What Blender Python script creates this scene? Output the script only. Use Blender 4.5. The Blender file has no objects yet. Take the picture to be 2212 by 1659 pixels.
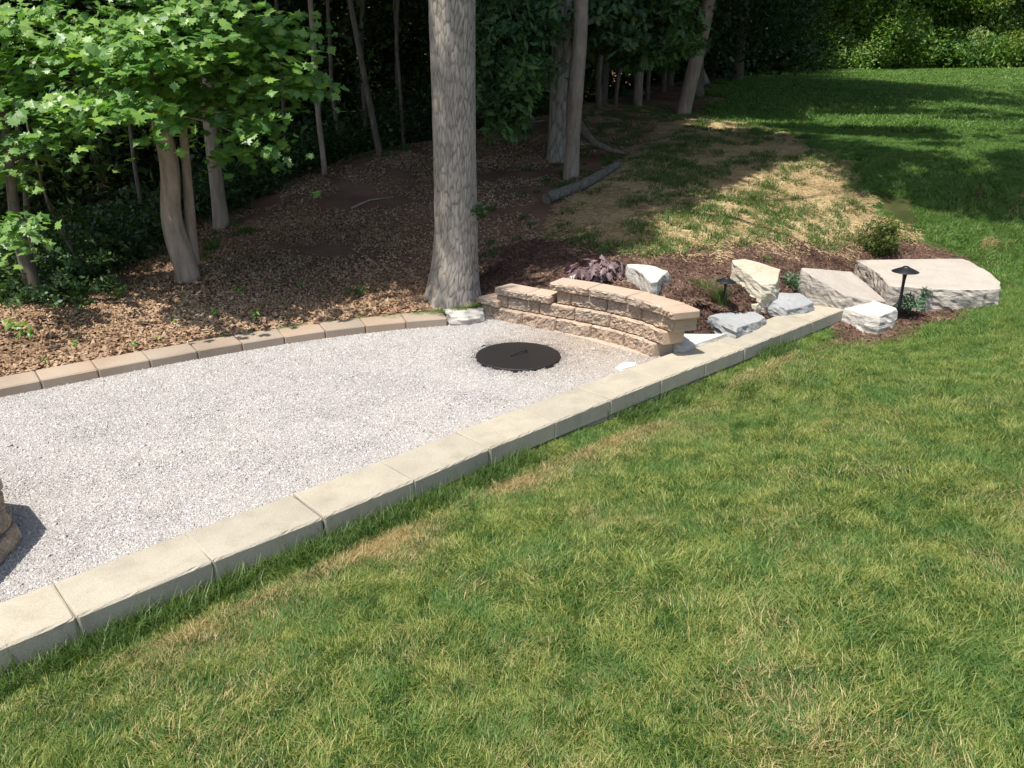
import bpy, bmesh, math, random
import numpy as np
from mathutils import Vector, Matrix

random.seed(7); rng = np.random.default_rng(7)
S = bpy.context.scene
COL = S.collection
PI = math.pi

# ------------------------------------------------------------------ camera, sky, sun, exposure
CAM_H = 2.2
FPX = 1661.0                       # focal length, in pixels of a 2212 pixel wide picture
PITCH = math.radians(21.057)
cam = bpy.data.cameras.new('camera'); cam_o = bpy.data.objects.new('camera', cam); COL.objects.link(cam_o)
cam.sensor_width = 36; cam.lens = 36 * FPX / 2212; cam.clip_start = .05; cam.clip_end = 1500
cam_o.location = (0, 0, CAM_H); cam_o.rotation_euler = (PI/2 - PITCH, 0, 0)
S.camera = cam_o

SUN_EL = math.radians(69); SHADOW_AZ = math.radians(48)      # shadows fall towards this azimuth (from +x)
world = bpy.data.worlds.new('World'); S.world = world; world.use_nodes = True
wn = world.node_tree.nodes; wl = world.node_tree.links
bg = wn.get('Background') or wn.new('ShaderNodeBackground')
sky = wn.new('ShaderNodeTexSky'); sky.sky_type = 'NISHITA'; sky.sun_disc = False
sky.sun_elevation = SUN_EL
sd = Vector((-math.cos(SHADOW_AZ) * math.cos(SUN_EL), -math.sin(SHADOW_AZ) * math.cos(SUN_EL), math.sin(SUN_EL)))
sky.sun_rotation = math.atan2(sd.x, sd.y)
sky.air_density = 1.0; sky.dust_density = 2.0; sky.ozone_density = .4
wl.new(sky.outputs[0], bg.inputs[0]); bg.inputs[1].default_value = 0.145
sun = bpy.data.lights.new('sun', 'SUN'); sun.energy = 5.0; sun.angle = math.radians(.55); sun.color = (1, .945, .87)
sun_o = bpy.data.objects.new('sun', sun); COL.objects.link(sun_o)
sun_o.rotation_euler = sd.to_track_quat('Z', 'Y').to_euler(); sun_o.location = (-5, -5, 30)
S.view_settings.view_transform = 'Standard'; S.view_settings.look = 'None'
S.view_settings.exposure = 0.33; S.view_settings.gamma = 1; S.view_settings.use_curve_mapping = False
S.cycles.max_bounces = 6; S.cycles.diffuse_bounces = 3; S.cycles.transmission_bounces = 3; S.cycles.transparent_max_bounces = 4
S.cycles.glossy_bounces = 2

# ------------------------------------------------------------------ where a sight line meets the place
CP, SP = math.cos(PITCH), math.sin(PITCH)
def ray(u, v):
    x = (u - 1106) / FPX; y = -(v - 829.5) / FPX
    return np.array([x, CP + SP * y, -SP + CP * y])
def P(u, v, z=0.):
    d = ray(u, v); t = (z - CAM_H) / d[2]
    return np.array([0, 0, CAM_H]) + t * d
def at(u, v, y):
    d = ray(u, v); return np.array([0, 0, CAM_H]) + d * (y / d[1])
def proj(x, y, z):
    z = z - CAM_H; f = y * CP - z * SP; w = y * SP + z * CP
    f = np.where(f > .01, f, .01)
    return 1106 + FPX * x / f, 829.5 - FPX * w / f

# ------------------------------------------------------------------ numpy noise
def _h(ix, iy, iz, s):
    n = (ix * 374761393 + iy * 668265263 + iz * 2147483647 + s * 144665) & 0xffffffff
    n = ((n ^ (n >> 13)) * 1274126177) & 0xffffffff
    n = ((n ^ (n >> 16)) * 2246822519) & 0xffffffff
    return ((n ^ (n >> 15)) & 0xffffff) / 0xffffff
def vnoise(x, y, z=0., s=0):
    x, y, z = np.broadcast_arrays(np.asarray(x, float), np.asarray(y, float), np.asarray(z, float))
    fx, fy, fz = np.floor(x), np.floor(y), np.floor(z)
    ix, iy, iz = fx.astype(np.int64), fy.astype(np.int64), fz.astype(np.int64)
    a, b, c = x - fx, y - fy, z - fz
    a, b, c = [t * t * (3 - 2 * t) for t in (a, b, c)]
    r = 0
    for dx in (0, 1):
        for dy in (0, 1):
            for dz in (0, 1):
                r = r + _h(ix + dx, iy + dy, iz + dz, s) * (a if dx else 1 - a) * (b if dy else 1 - b) * (c if dz else 1 - c)
    return r * 2 - 1
def fbm(x, y, z=0., s=0, o=4):
    r = 0; a = 1; t = 0
    for k in range(o):
        f = 2 ** k; r = r + a * vnoise(np.asarray(x) * f, np.asarray(y) * f, np.asarray(z) * f, s + k); t += a; a *= .5
    return r / t
def worley(x, y, s=0):
    ix, iy = np.floor(x).astype(np.int64), np.floor(y).astype(np.int64)
    d1 = np.full(x.shape, 9.); d2 = np.full(x.shape, 9.)
    for dx in (-1, 0, 1):
        for dy in (-1, 0, 1):
            jx = ix + dx; jy = iy + dy
            px = jx + _h(jx, jy, 0 * jx, s); py = jy + _h(jx, jy, 0 * jx + 5, s)
            d = np.hypot(px - x, py - y)
            d2 = np.where(d < d1, d1, np.minimum(d2, d)); d1 = np.minimum(d1, d)
    return d1, d2
def inpoly(px, py, poly):
    px = np.asarray(px, float); py = np.asarray(py, float); r = np.zeros(np.broadcast(px, py).shape, bool)
    n = len(poly)
    for i in range(n):
        x0, y0 = poly[i][:2]; x1, y1 = poly[(i + 1) % n][:2]
        if y0 == y1: continue
        c = ((y0 > py) != (y1 > py)) & (px < (x1 - x0) * (py - y0) / (y1 - y0) + x0)
        r ^= c
    return r

# ------------------------------------------------------------------ line of the concrete wall (metres)
J = [(300, 2427), (839, 2206), (1266, 2025), (1631, 1890.5), (1928.5, 1764), (2186, 1660.8), (2407.6, 1572), (2605.7, 1493.7), (2780, 1427), (2934, 1369), (3075, 1314), (3201, 1264.5), (3364, 1202)]
ZC = .04
conc_out = [P(u / 1.8228, v / 1.8228, ZC)[:2] for u, v in J]
conc_out[2] = (conc_out[1] + conc_out[3]) / 2 + np.array([.004, -.004])
e = conc_out[12] - conc_out[11]; e /= np.linalg.norm(e)
L0 = np.linalg.norm(conc_out[11] - conc_out[5]) / 6
conc_out[12] = conc_out[11] + (conc_out[12] - conc_out[11])
d0 = conc_out[1] - conc_out[0]
conc_out = [conc_out[0] - d0 * k for k in (4, 3, 2, 1)] + conc_out
conc_out = np.array(conc_out)
def offset(line, w):
    line = np.asarray(line); t = np.gradient(line, axis=0); t /= np.linalg.norm(t, axis=1)[:, None]
    return line + np.stack([-t[:, 1], t[:, 0]], 1) * w
CW = .352
conc_in = offset(conc_out, CW)
conc_mid = (conc_in + conc_out) / 2

# ------------------------------------------------------------------ the lie of the land (thin-plate surface through surveyed points)
ctrl = [(0, 0, .30), (3, 0, .32), (7, 0, .4), (-3, 0, .1), (12, 2, .5), (-.2, 2.6, .0), (2.2, 4.2, .03), (3.2, 6., -.02), (5, 4, .15), (1.5, 1.5, .2)]
for u, v in [(165, 1345), (460, 1225), (878, 1062), (1200, 950), (1500, 830), (1700, 750)]:
    p = P(u, v, -.13); ctrl.append((p[0] + .03, p[1] - .03, -.13))
for u, v, z in [(1800, 715, -.13), (1850, 700, -.12), (1925, 674, -.06), (1842, 602, .03), (2156, 652, .03), (2212, 700, .05), (2212, 560, .14), (1905, 552, .17), (2050, 552, .17),
                (1559, 671, .20), (1600, 548, .47), (1350, 560, .47), (1750, 545, .34), (1400, 620, .40)]:
    p = P(u, v, z); ctrl.append(tuple(p))
for u, v, y in [(410, 605, 8.0), (975, 648, 7.9), (480, 490, 10.5), (1205, 345, 14), (1235, 385, 12.8), (1475, 250, 20), (1510, 182, 26),
                (1600, 166, 32), (1850, 160, 34), (2212, 153, 34), (820, 335, 14), (1030, 277, 17), (1250, 228, 20), (1400, 195, 24),
                (200, 640, 7.7), (0, 690, 6.7), (300, 600, 8.6), (2212, 400, 11.4), (2000, 300, 15), (2212, 220, 24), (1800, 350, 13),
                (1180, 440, 10.8), (1335, 365, 12.8)]:
    ctrl.append(tuple(at(u, v, y)))
ctrl += [(-4.05, 5.9, .06), (-3.0, 6.5, .06), (-1.9, 7.2, .06), (-1.2, 7.5, .07), (-.35, 8.0, .10), (-.05, 7.95, .20), (.3, 7.75, .24), (.62, 7.65, .34), (1.0, 7.35, .37), (1.35, 7.0, .37), (1.68, 6.7, .28), (2.1, 7.0, .14), (2.5, 7.45, .12), (3.1, 7.85, .05),
         (-14, 13, -2.2), (-9, 18, -2.2), (-4, 22, -1.2), (-20, 30, -4), (-7, 32, -2.5), (0, 30, .3), (-16, 6, -1.6), (-12, 3, -.5), (-8, 9, -.4),
         (5, 34, 2.3), (22, 38, 2.9), (12, 46, 2.9), (30, 60, 3.2), (0, 60, 0), (-20, 60, -3), (18, 14, 1.1), (25, 5, 1.0), (30, 30, 2.6), (12, 9, .5)]
ctrl = np.array(ctrl, float)
def _tps(r2): return .5 * r2 * np.log(r2 + 1e-12)
_n = len(ctrl); _K = _tps(((ctrl[:, None, :2] - ctrl[None, :, :2]) ** 2).sum(-1)) + np.eye(_n) * .02
_Q = np.hstack([np.ones((_n, 1)), ctrl[:, :2]])
_A = np.zeros((_n + 3, _n + 3)); _A[:_n, :_n] = _K; _A[:_n, _n:] = _Q; _A[_n:, :_n] = _Q.T
_W = np.linalg.solve(_A, np.r_[ctrl[:, 2], 0, 0, 0])
def ground(x, y):
    x = np.asarray(x, float); y = np.asarray(y, float); xs, ys = np.broadcast_arrays(x, y); f = xs.ravel(); g = ys.ravel()
    fc = np.clip(f, -26, 34); gc = np.clip(g, -3, 60)
    out = np.empty(f.shape)
    for a in range(0, len(f), 20000):
        b = slice(a, a + 20000)
        r2 = (fc[b, None] - ctrl[None, :, 0]) ** 2 + (gc[b, None] - ctrl[None, :, 1]) ** 2
        out[b] = _tps(r2) @ _W[:_n] + _W[_n] + _W[_n + 1] * fc[b] + _W[_n + 2] * gc[b]
    out += .012 * fbm(f * .9, g * .9, 0, 3, 2) + np.clip(g - 9, 0, 8) / 8 * .05 * fbm(f * .35, g * .35, 0, 9, 3)
    far = np.clip((np.hypot(f - 4, g) - 62) / 40, 0, 1)
    out = out + far * far * (3 - 2 * far) * 16  # added rise behind the trees, so gaps show dark ground instead of sky
    # the ground stays below the concrete wall's cap and rises behind it
    nb_ = (g > 0) & (g < 10) & (np.abs(f) < 6)
    if nb_.any():
        A_ = conc_mid[:-1]; B_ = conc_mid[1:]; fx, gy_ = f[nb_], g[nb_]; best = np.full(len(fx), 99.)
        for a, b in zip(A_, B_):
            t = (((fx - a[0]) * (b[0] - a[0]) + (gy_ - a[1]) * (b[1] - a[1])) / ((b - a) ** 2).sum()).clip(0, 1)
            best = np.minimum(best, np.hypot(fx - a[0] - t * (b[0] - a[0]), gy_ - a[1] - t * (b[1] - a[1])))
        lawn_side = (fx - B_[-1][0]) * .688 - (gy_ - B_[-1][1]) * .725 + .0
        beyond = (fx - B_[-1][0]) * .725 + (gy_ - B_[-1][1]) * .688
        sl = np.where(lawn_side > -.2, .12, 1.5) + np.clip(beyond, 0, 1) * 1.0
        out[nb_] = np.minimum(out[nb_], -.125 + sl * np.clip(best - CW / 2 - .01, 0, None))
    return out.reshape(xs.shape)
def G(u, v, ymax=60):
    ys = np.concatenate([np.linspace(1.2, 14, 500), np.linspace(14.05, ymax, 500)])
    d = ray(u, v); t = ys / d[1]; x = d[0] * t; z = CAM_H + d[2] * t
    k = np.nonzero(z <= ground(x, ys))[0]
    i = k[0] if len(k) else len(ys) - 1
    return np.array([x[i], ys[i], float(ground(x[i], ys[i]))])

# ------------------------------------------------------------------ mesh helpers
def link(name, me, mat=None, parent=None, loc=None):
    o = bpy.data.objects.new(name, me); COL.objects.link(o)
    if mat is not None and me is not None and not me.materials: me.materials.append(mat)
    if parent: o.parent = parent
    if loc is not None: o.location = loc
    return o
def mesh(name, v, faces, smooth=False):
    me = bpy.data.meshes.new(name); me.from_pydata([tuple(map(float, p)) for p in v], [], faces)
    if smooth: me.polygons.foreach_set('use_smooth', [True] * len(me.polygons))
    me.update(); return me
def fastmesh(name, v, f, smooth=False):
    """v (n,3), f (m,k) with the same number of corners k"""
    me = bpy.data.meshes.new(name); v = np.asarray(v, np.float32); f = np.asarray(f, np.int32)
    me.vertices.add(len(v)); me.vertices.foreach_set('co', v.ravel())
    k = f.shape[1]; me.loops.add(f.size); me.loops.foreach_set('vertex_index', f.ravel())
    me.polygons.add(len(f)); me.polygons.foreach_set('loop_start', np.arange(0, f.size, k, dtype=np.int32))
    me.polygons.foreach_set('loop_total', np.full(len(f), k, np.int32))
    if smooth: me.polygons.foreach_set('use_smooth', np.ones(len(f), bool))
    me.update(calc_edges=True); me.validate(); return me
def tag(o, label=None, cat=None, group=None, kind=None):
    if label: o['label'] = label
    if cat: o['category'] = cat
    if group: o['group'] = group
    if kind: o['kind'] = kind
    return o
def thing(name, loc, label, cat, group=None):
    o = bpy.data.objects.new(name, None); COL.objects.link(o); o.location = tuple(map(float, loc)); o.empty_display_size = .1
    return tag(o, label, cat, group)
def fattr(me, name, vals, typ='FLOAT', dom='POINT'):
    a = me.attributes.new(name, typ, dom)
    a.data.foreach_set('vector' if typ == 'FLOAT_VECTOR' else 'value', np.asarray(vals).ravel())

# ------------------------------------------------------------------ materials
def M(name):
    m = bpy.data.materials.new(name); m.use_nodes = True; nt = m.node_tree; nt.nodes.clear()
    return m, nt
def nd(nt, t, **kw):
    n = nt.nodes.new('ShaderNode' + t)
    for k, v in kw.items():
        if k.startswith('i_'):
            key = k[2:]; key = int(key) if key.isdigit() else key.replace('_', ' ')
            n.inputs[key].default_value = v
        else: setattr(n, k, v)
    return n
def pos(nt, scale=(1, 1, 1), obj=False):
    if obj: s = nd(nt, 'TexCoord').outputs['Object']
    else: s = nd(nt, 'NewGeometry').outputs['Position']
    mp = nd(nt, 'Mapping'); mp.inputs['Scale'].default_value = scale; nt.links.new(s, mp.inputs[0]); return mp.outputs[0]
def noise(nt, vec, scale, detail=4, rough=.6):
    n = nd(nt, 'TexNoise', i_Scale=scale, i_Detail=detail, i_Roughness=rough); nt.links.new(vec, n.inputs['Vector']); return n.outputs[0]
def ramp(nt, fac, stops, interp='LINEAR'):
    r = nd(nt, 'ValToRGB'); r.color_ramp.interpolation = interp; e = r.color_ramp.elements
    while len(e) < len(stops): e.new(.5)
    for el, (p, c) in zip(e, stops): el.position = p; el.color = (*c, 1) if len(c) == 3 else (c[0],) * 3 + (1,)
    nt.links.new(fac, r.inputs[0]); return r.outputs[0]
def mix(nt, fac, a, b, mode='MIX'):
    n = nd(nt, 'Mix', data_type='RGBA', blend_type=mode)
    for s, x in ((n.inputs[0], fac), (n.inputs[6], a), (n.inputs[7], b)):
        if isinstance(x, (int, float)): s.default_value = x
        elif isinstance(x, tuple): s.default_value = (*x, 1)
        else: nt.links.new(x, s)
    return n.outputs[2]
def math_(nt, op, a, b=0.):
    n = nd(nt, 'Math', operation=op)
    for s, x in ((n.inputs[0], a), (n.inputs[1], b)):
        if isinstance(x, (int, float)): s.default_value = x
        else: nt.links.new(x, s)
    return n.outputs[0]
def attr(nt, name): return nd(nt, 'Attribute', attribute_name=name).outputs['Fac']
def finish(nt, col, rough=.85, bump=None, dist=.01, strength=.6, spec=.3, metallic=0):
    b = nd(nt, 'BsdfPrincipled'); b.inputs['Roughness'].default_value = rough; b.inputs['Specular IOR Level'].default_value = spec
    b.inputs['Metallic'].default_value = metallic
    if isinstance(col, tuple): b.inputs['Base Color'].default_value = (*col, 1)
    else: nt.links.new(col, b.inputs['Base Color'])
    if bump is not None:
        bp = nd(nt, 'Bump'); bp.inputs['Strength'].default_value = strength; bp.inputs['Distance'].default_value = dist
        nt.links.new(bump, bp.inputs['Height']); nt.links.new(bp.outputs[0], b.inputs['Normal'])
    o = nd(nt, 'OutputMaterial'); nt.links.new(b.outputs[0], o.inputs[0])
def rand_obj(nt): return nd(nt, 'ObjectInfo').outputs['Random']

def mat_soil(name, c0, c1, c2, sc=3.):
    m, nt = M(name); p = pos(nt); a = noise(nt, p, sc, 6); b = noise(nt, p, 60, 3)
    c = ramp(nt, a, [(.3, c0), (.5, c1), (.7, c2)]); c = mix(nt, .6, c, ramp(nt, b, [(.3, (.6,)), (.7, (1.05,))]), 'MULTIPLY')
    finish(nt, c, .95, b, .012, .7, .1); return m
M_lawnsoil = mat_soil('lawn soil', (.03, .04, .012), (.05, .062, .02), (.09, .08, .03))
M_forest = mat_soil('forest floor soil', (.125, .072, .048), (.195, .115, .075), (.27, .165, .11), 1.2)
M_strawsoil = mat_soil('straw covered soil', (.10, .07, .035), (.17, .12, .055), (.25, .18, .085), 4)
M_mulchsoil = mat_soil('mulch soil', (.022, .013, .009), (.04, .024, .016), (.06, .036, .024), 8)

def mat_concrete():
    m, nt = M('buff concrete'); p = pos(nt); a = noise(nt, p, 2.2, 6); b = noise(nt, p, 160, 2); s = noise(nt, p, 330, 1)
    c = ramp(nt, a, [(.3, (.36, .325, .258)), (.55, (.43, .39, .305)), (.75, (.475, .435, .35))])
    c = mix(nt, .5, c, ramp(nt, b, [(.3, (.72,)), (.6, (1.05,))]), 'MULTIPLY')
    c = mix(nt, ramp(nt, s, [(.68, (0.,)), (.72, (1.,))]), c, (.62, .60, .54))
    c = mix(nt, ramp(nt, s, [(.28, (.7,)), (.33, (0.,))]), c, (.10, .09, .08))
    st = noise(nt, p, 7, 5); c = mix(nt, ramp(nt, st, [(.5, (0.,)), (.75, (.4,))]), c, (.24, .21, .155))
    c = mix(nt, .6, c, ramp(nt, rand_obj(nt), [(0, (.82, .83, .84)), (.5, (.96, .96, .95)), (1, (1.06, 1.04, 1.0))]), 'MULTIPLY')
    finish(nt, c, .9, b, .003, .6, .2); return m
M_conc = mat_concrete()
def mat_brownstone(name, cs):
    m, nt = M(name); p = pos(nt); a = noise(nt, p, 1.7, 5); b = noise(nt, p, 220, 2)
    c = ramp(nt, a, [(.3, cs[0]), (.5, cs[1]), (.7, cs[2])])
    c = mix(nt, .75, c, ramp(nt, rand_obj(nt), [(0, (.86, .84, .84)), (.3, (1.0, .98, .96)), (.6, (.92, .95, .99)), (.85, (1.14, 1.06, 1.0)), (1, (1.02, 1.0, 1.0))]), 'MULTIPLY')
    c = mix(nt, .45, c, ramp(nt, b, [(.3, (.75,)), (.65, (1.1,))]), 'MULTIPLY')
    finish(nt, c, .9, b, .002, .5, .2); return m
M_edge = mat_brownstone('brown edging block', ((.30, .24, .185), (.355, .285, .215), (.38, .32, .255)))
M_cap = mat_brownstone('tan cap block', ((.44, .33, .245), (.49, .38, .285), (.48, .40, .325)))
def mat_split():
    m, nt = M('split stone face'); p = pos(nt); a = noise(nt, p, 9, 5, .7); b = noise(nt, p, 60, 4); g = noise(nt, p, 1.6, 2)
    c = ramp(nt, a, [(.3, (.25, .195, .16)), (.45, (.41, .305, .225)), (.6, (.52, .395, .29)), (.75, (.47, .42, .35))])
    c = mix(nt, ramp(nt, g, [(.45, (0.,)), (.6, (.6,))]), c, (.30, .26, .22))
    c = mix(nt, .6, c, ramp(nt, b, [(.35, (.45,)), (.6, (1.1,))]), 'MULTIPLY')
    finish(nt, c, .95, b, .012, .9, .15); return m
M_split = mat_split()
def mat_lime(name, hi, mid, lo, crack=.5):
    m, nt = M(name); p = pos(nt); a = noise(nt, p, 3.5, 7, .65); f = noise(nt, p, 26, 6, .7)
    ps = pos(nt, (3, 3, 11)); q = noise(nt, ps, 2.6, 6, .7)
    geo = nd(nt, 'NewGeometry'); sx = nd(nt, 'SeparateXYZ'); nt.links.new(geo.outputs['Normal'], sx.inputs[0])
    side = ramp(nt, sx.outputs[2], [(.55, (1.,)), (.9, (0.,))])
    c = ramp(nt, a, [(.3, mid), (.55, hi), (.75, tuple(min(1, x * 1.06) for x in hi))])
    pits = math_(nt, 'MULTIPLY', ramp(nt, q, [(.5, (0.,)), (.62, (1.,))]), math_(nt, 'MULTIPLY', side, crack))
    c = mix(nt, pits, c, lo)
    c = mix(nt, .35, c, ramp(nt, f, [(.3, (.7,)), (.6, (1.05,))]), 'MULTIPLY')
    hgt = math_(nt, 'ADD', f, math_(nt, 'MULTIPLY', math_(nt, 'MULTIPLY', q, side), -2.5))
    finish(nt, c, .9, hgt, .018, .6, .2); return m
M_white = mat_lime('white limestone', (.62, .59, .53), (.53, .495, .43), (.17, .145, .11))
M_cream = mat_lime('cream limestone', (.58, .53, .42), (.54, .45, .31), (.25, .21, .15))
M_grey = mat_lime('blue grey limestone', (.38, .385, .38), (.32, .335, .34), (.12, .12, .115), .6)
M_beige = mat_lime('beige slab limestone', (.47, .425, .365), (.41, .365, .32), (.14, .13, .12), .6)
def mat_flat(name, c, rough=.5, metal=0., spec=.5, var=.15):
    m, nt = M(name); p = pos(nt); b = noise(nt, p, 90, 3)
    cc = ramp(nt, b, [(.3, tuple(x * (1 - var) for x in c)), (.7, tuple(x * (1 + var) for x in c))]); finish(nt, cc, rough, b, .001, .3, spec, metal); return m
M_lid = mat_flat('black steel lid', (.015, .0125, .012), .55)
M_lamp = mat_flat('black powder coat', (.012, .013, .016), .42)
def mat_gravel():
    m, nt = M('grey gravel'); r = attr(nt, 'rnd'); p = pos(nt); w = noise(nt, p, .8, 3)
    c = ramp(nt, r, [(0, (.29, .278, .26)), (.25, (.375, .36, .34)), (.6, (.425, .41, .388)), (.9, (.49, .475, .45)), (1, (.68, .665, .64))])
    c = mix(nt, .8, c, ramp(nt, w, [(.35, (.93, .91, .91)), (.65, (1.03, 1.02, 1.0))]), 'MULTIPLY')
    tan = nd(nt, 'VectorMath', operation='DISTANCE'); nt.links.new(p, tan.inputs[0]); tan.inputs[1].default_value = (.75, 6.75, 0)
    c = mix(nt, ramp(nt, math_(nt, 'MULTIPLY', tan.outputs['Value'], .6), [(.1, (.8,)), (.75, (0.,))]), c, (.88, .76, .64), 'MULTIPLY')
    finish(nt, c, .85, None, spec=.3); return m
M_gravel = mat_gravel()
def mat_gravelbase():
    m, nt = M('gravel bed'); p = pos(nt); b = noise(nt, p, 90, 3)
    finish(nt, ramp(nt, b, [(.3, (.30, .285, .27)), (.7, (.42, .405, .395))]), .9, b, .01, 1); return m
M_gbase = mat_gravelbase()

def leaf_mat(name, stops, trans=.35, noise_scale=1.2, rough=.45, spec=.35, tmul=(1.3, 1.5, .5)):
    """colour from the per-leaf attribute 'rnd' plus a slow variation through space; some light passes through"""
    m, nt = M(name); r = attr(nt, 'rnd'); n = noise(nt, pos(nt), noise_scale, 3)
    f = math_(nt, 'ADD', math_(nt, 'MULTIPLY', r, .6), math_(nt, 'MULTIPLY', math_(nt, 'SUBTRACT', n, .3), 1.))
    c = ramp(nt, f, stops)
    b = nd(nt, 'BsdfPrincipled'); b.inputs['Roughness'].default_value = rough; b.inputs['Specular IOR Level'].default_value = spec
    nt.links.new(c, b.inputs['Base Color'])
    t = nd(nt, 'BsdfTranslucent'); nt.links.new(mix(nt, 1., c, tmul, 'MULTIPLY'), t.inputs[0])
    mx = nd(nt, 'MixShader'); mx.inputs[0].default_value = trans; nt.links.new(b.outputs[0], mx.inputs[1]); nt.links.new(t.outputs[0], mx.inputs[2])
    o = nd(nt, 'OutputMaterial'); nt.links.new(mx.outputs[0], o.inputs[0]); return m
M_maple = leaf_mat('maple leaf', [(.2, (.08, .18, .055)), (.5, (.14, .28, .07)), (.8, (.25, .40, .085))], .38, .9, .4, .5)
M_oak = leaf_mat('oak leaf', [(.2, (.05, .105, .045)), (.5, (.085, .165, .06)), (.8, (.14, .23, .07))], .3, 1)
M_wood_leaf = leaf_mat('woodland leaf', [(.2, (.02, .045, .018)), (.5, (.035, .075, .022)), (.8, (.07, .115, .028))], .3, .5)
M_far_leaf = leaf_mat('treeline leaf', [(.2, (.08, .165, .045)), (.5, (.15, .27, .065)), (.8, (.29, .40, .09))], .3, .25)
M_light_leaf = leaf_mat('pale bush leaf', [(.2, (.14, .21, .08)), (.5, (.22, .30, .10)), (.8, (.36, .38, .12))], .3, .8)
M_purple = leaf_mat('purple leaf', [(.2, (.11, .065, .07)), (.5, (.18, .12, .125)), (.8, (.26, .19, .19))], .15, 3, .4, .5, (1.3, .8, .8))
M_shrub = leaf_mat('shrub leaf', [(.2, (.04, .075, .02)), (.5, (.09, .13, .03)), (.8, (.2, .22, .05))], .3, 5)
M_sedum = leaf_mat('sedum leaf', [(.2, (.06, .14, .07)), (.5, (.10, .20, .10)), (.8, (.17, .29, .16))], .15, 6, .5)
M_litter = leaf_mat('dead leaf litter', [(.1, (.17, .11, .065)), (.4, (.31, .20, .12)), (.7, (.43, .295, .185)), (.95, (.56, .44, .31))], .1, .9, .8, .2, (1, .8, .6))
M_mulch = leaf_mat('mulch chip', [(.15, (.04, .022, .015)), (.5, (.095, .055, .04)), (.75, (.16, .10, .07)), (.95, (.33, .23, .16))], 0, 3, .85, .2)
M_straw = leaf_mat('straw', [(.1, (.20, .14, .07)), (.45, (.42, .31, .16)), (.75, (.57, .45, .24)), (1, (.75, .63, .38))], .15, 1.5, .6, .3, (1, .9, .7))
def mat_grass():
    m, nt = M('lawn grass'); r = attr(nt, 'rnd'); hgt = attr(nt, 'hgt'); p = pos(nt)
    n1 = noise(nt, p, 1.5, 4, .6); n2 = noise(nt, p, 5.5, 3); n3 = noise(nt, p, .55, 3)
    g = ramp(nt, math_(nt, 'ADD', math_(nt, 'MULTIPLY', r, .5), math_(nt, 'SUBTRACT', math_(nt, 'MULTIPLY', n2, .85), .18)),
             [(.25, (.035, .095, .02)), (.40, (.105, .20, .04)), (.54, (.22, .30, .065)), (.70, (.40, .41, .13))])
    g = mix(nt, ramp(nt, noise(nt, pos(nt, (1, 1, 1)), 2.3, 3), [(.5, (0.,)), (.66, (.75,))]), g, (.12, .235, .06))
    farg = ramp(nt, math_(nt, 'ADD', math_(nt, 'MULTIPLY', r, .6), math_(nt, 'MULTIPLY', n2, .4)), [(.2, (.06, .145, .03)), (.5, (.12, .235, .048)), (.85, (.23, .33, .08))])  # far grass greener, distance and shade put into its colour
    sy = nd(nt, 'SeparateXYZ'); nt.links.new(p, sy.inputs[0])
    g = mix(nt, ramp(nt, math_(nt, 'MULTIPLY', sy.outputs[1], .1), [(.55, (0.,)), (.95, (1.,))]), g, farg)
    dead = ramp(nt, r, [(0, (.28, .20, .08)), (.5, (.46, .35, .165)), (1, (.60, .48, .25))])
    # distance from the concrete wall's lawn side
    sx = nd(nt, 'SeparateXYZ'); nt.links.new(p, sx.inputs[0])
    dw = math_(nt, 'ADD', math_(nt, 'ADD', math_(nt, 'MULTIPLY', sx.outputs[0], .688), math_(nt, 'MULTIPLY', sx.outputs[1], -.725)), 3.23)
    strip = ramp(nt, math_(nt, 'MULTIPLY', dw, .5), [(.03, (0.,)), (.075, (1.,)), (.14, (.55,)), (.32, (0.,))])
    # the lawn near the camera is drier than the far, shaded part
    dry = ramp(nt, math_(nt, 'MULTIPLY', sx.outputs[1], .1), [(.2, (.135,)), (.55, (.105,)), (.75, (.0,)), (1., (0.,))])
    k = math_(nt, 'ADD', math_(nt, 'MULTIPLY', n1, .75), math_(nt, 'MULTIPLY', n3, .25))
    k = math_(nt, 'ADD', k, dry); k = math_(nt, 'ADD', k, math_(nt, 'MULTIPLY', strip, ramp(nt, noise(nt, p, 1.1, 3), [(.36, (.05,)), (.6, (.36,))])))
    k = math_(nt, 'ADD', k, math_(nt, 'MULTIPLY', math_(nt, 'SUBTRACT', r, .3), .36)); k = math_(nt, 'SUBTRACT', k, math_(nt, 'MULTIPLY', hgt, .1))
    c = mix(nt, ramp(nt, k, [(.745, (0.,)), (.89, (1.,))]), g, dead)
    b = nd(nt, 'BsdfPrincipled'); b.inputs['Roughness'].default_value = .5; b.inputs['Specular IOR Level'].default_value = .3; nt.links.new(c, b.inputs['Base Color'])
    t = nd(nt, 'BsdfTranslucent'); nt.links.new(mix(nt, 1., c, (1.2, 1.3, .6), 'MULTIPLY'), t.inputs[0])
    mx = nd(nt, 'MixShader'); mx.inputs[0].default_value = .3; nt.links.new(b.outputs[0], mx.inputs[1]); nt.links.new(t.outputs[0], mx.inputs[2])
    o = nd(nt, 'OutputMaterial'); nt.links.new(mx.outputs[0], o.inputs[0]); return m
M_grass = mat_grass()
M_greengrass = leaf_mat('green grass tuft', [(.1, (.05, .10, .022)), (.5, (.085, .15, .033)), (.9, (.14, .21, .05))], .3, 2)
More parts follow.
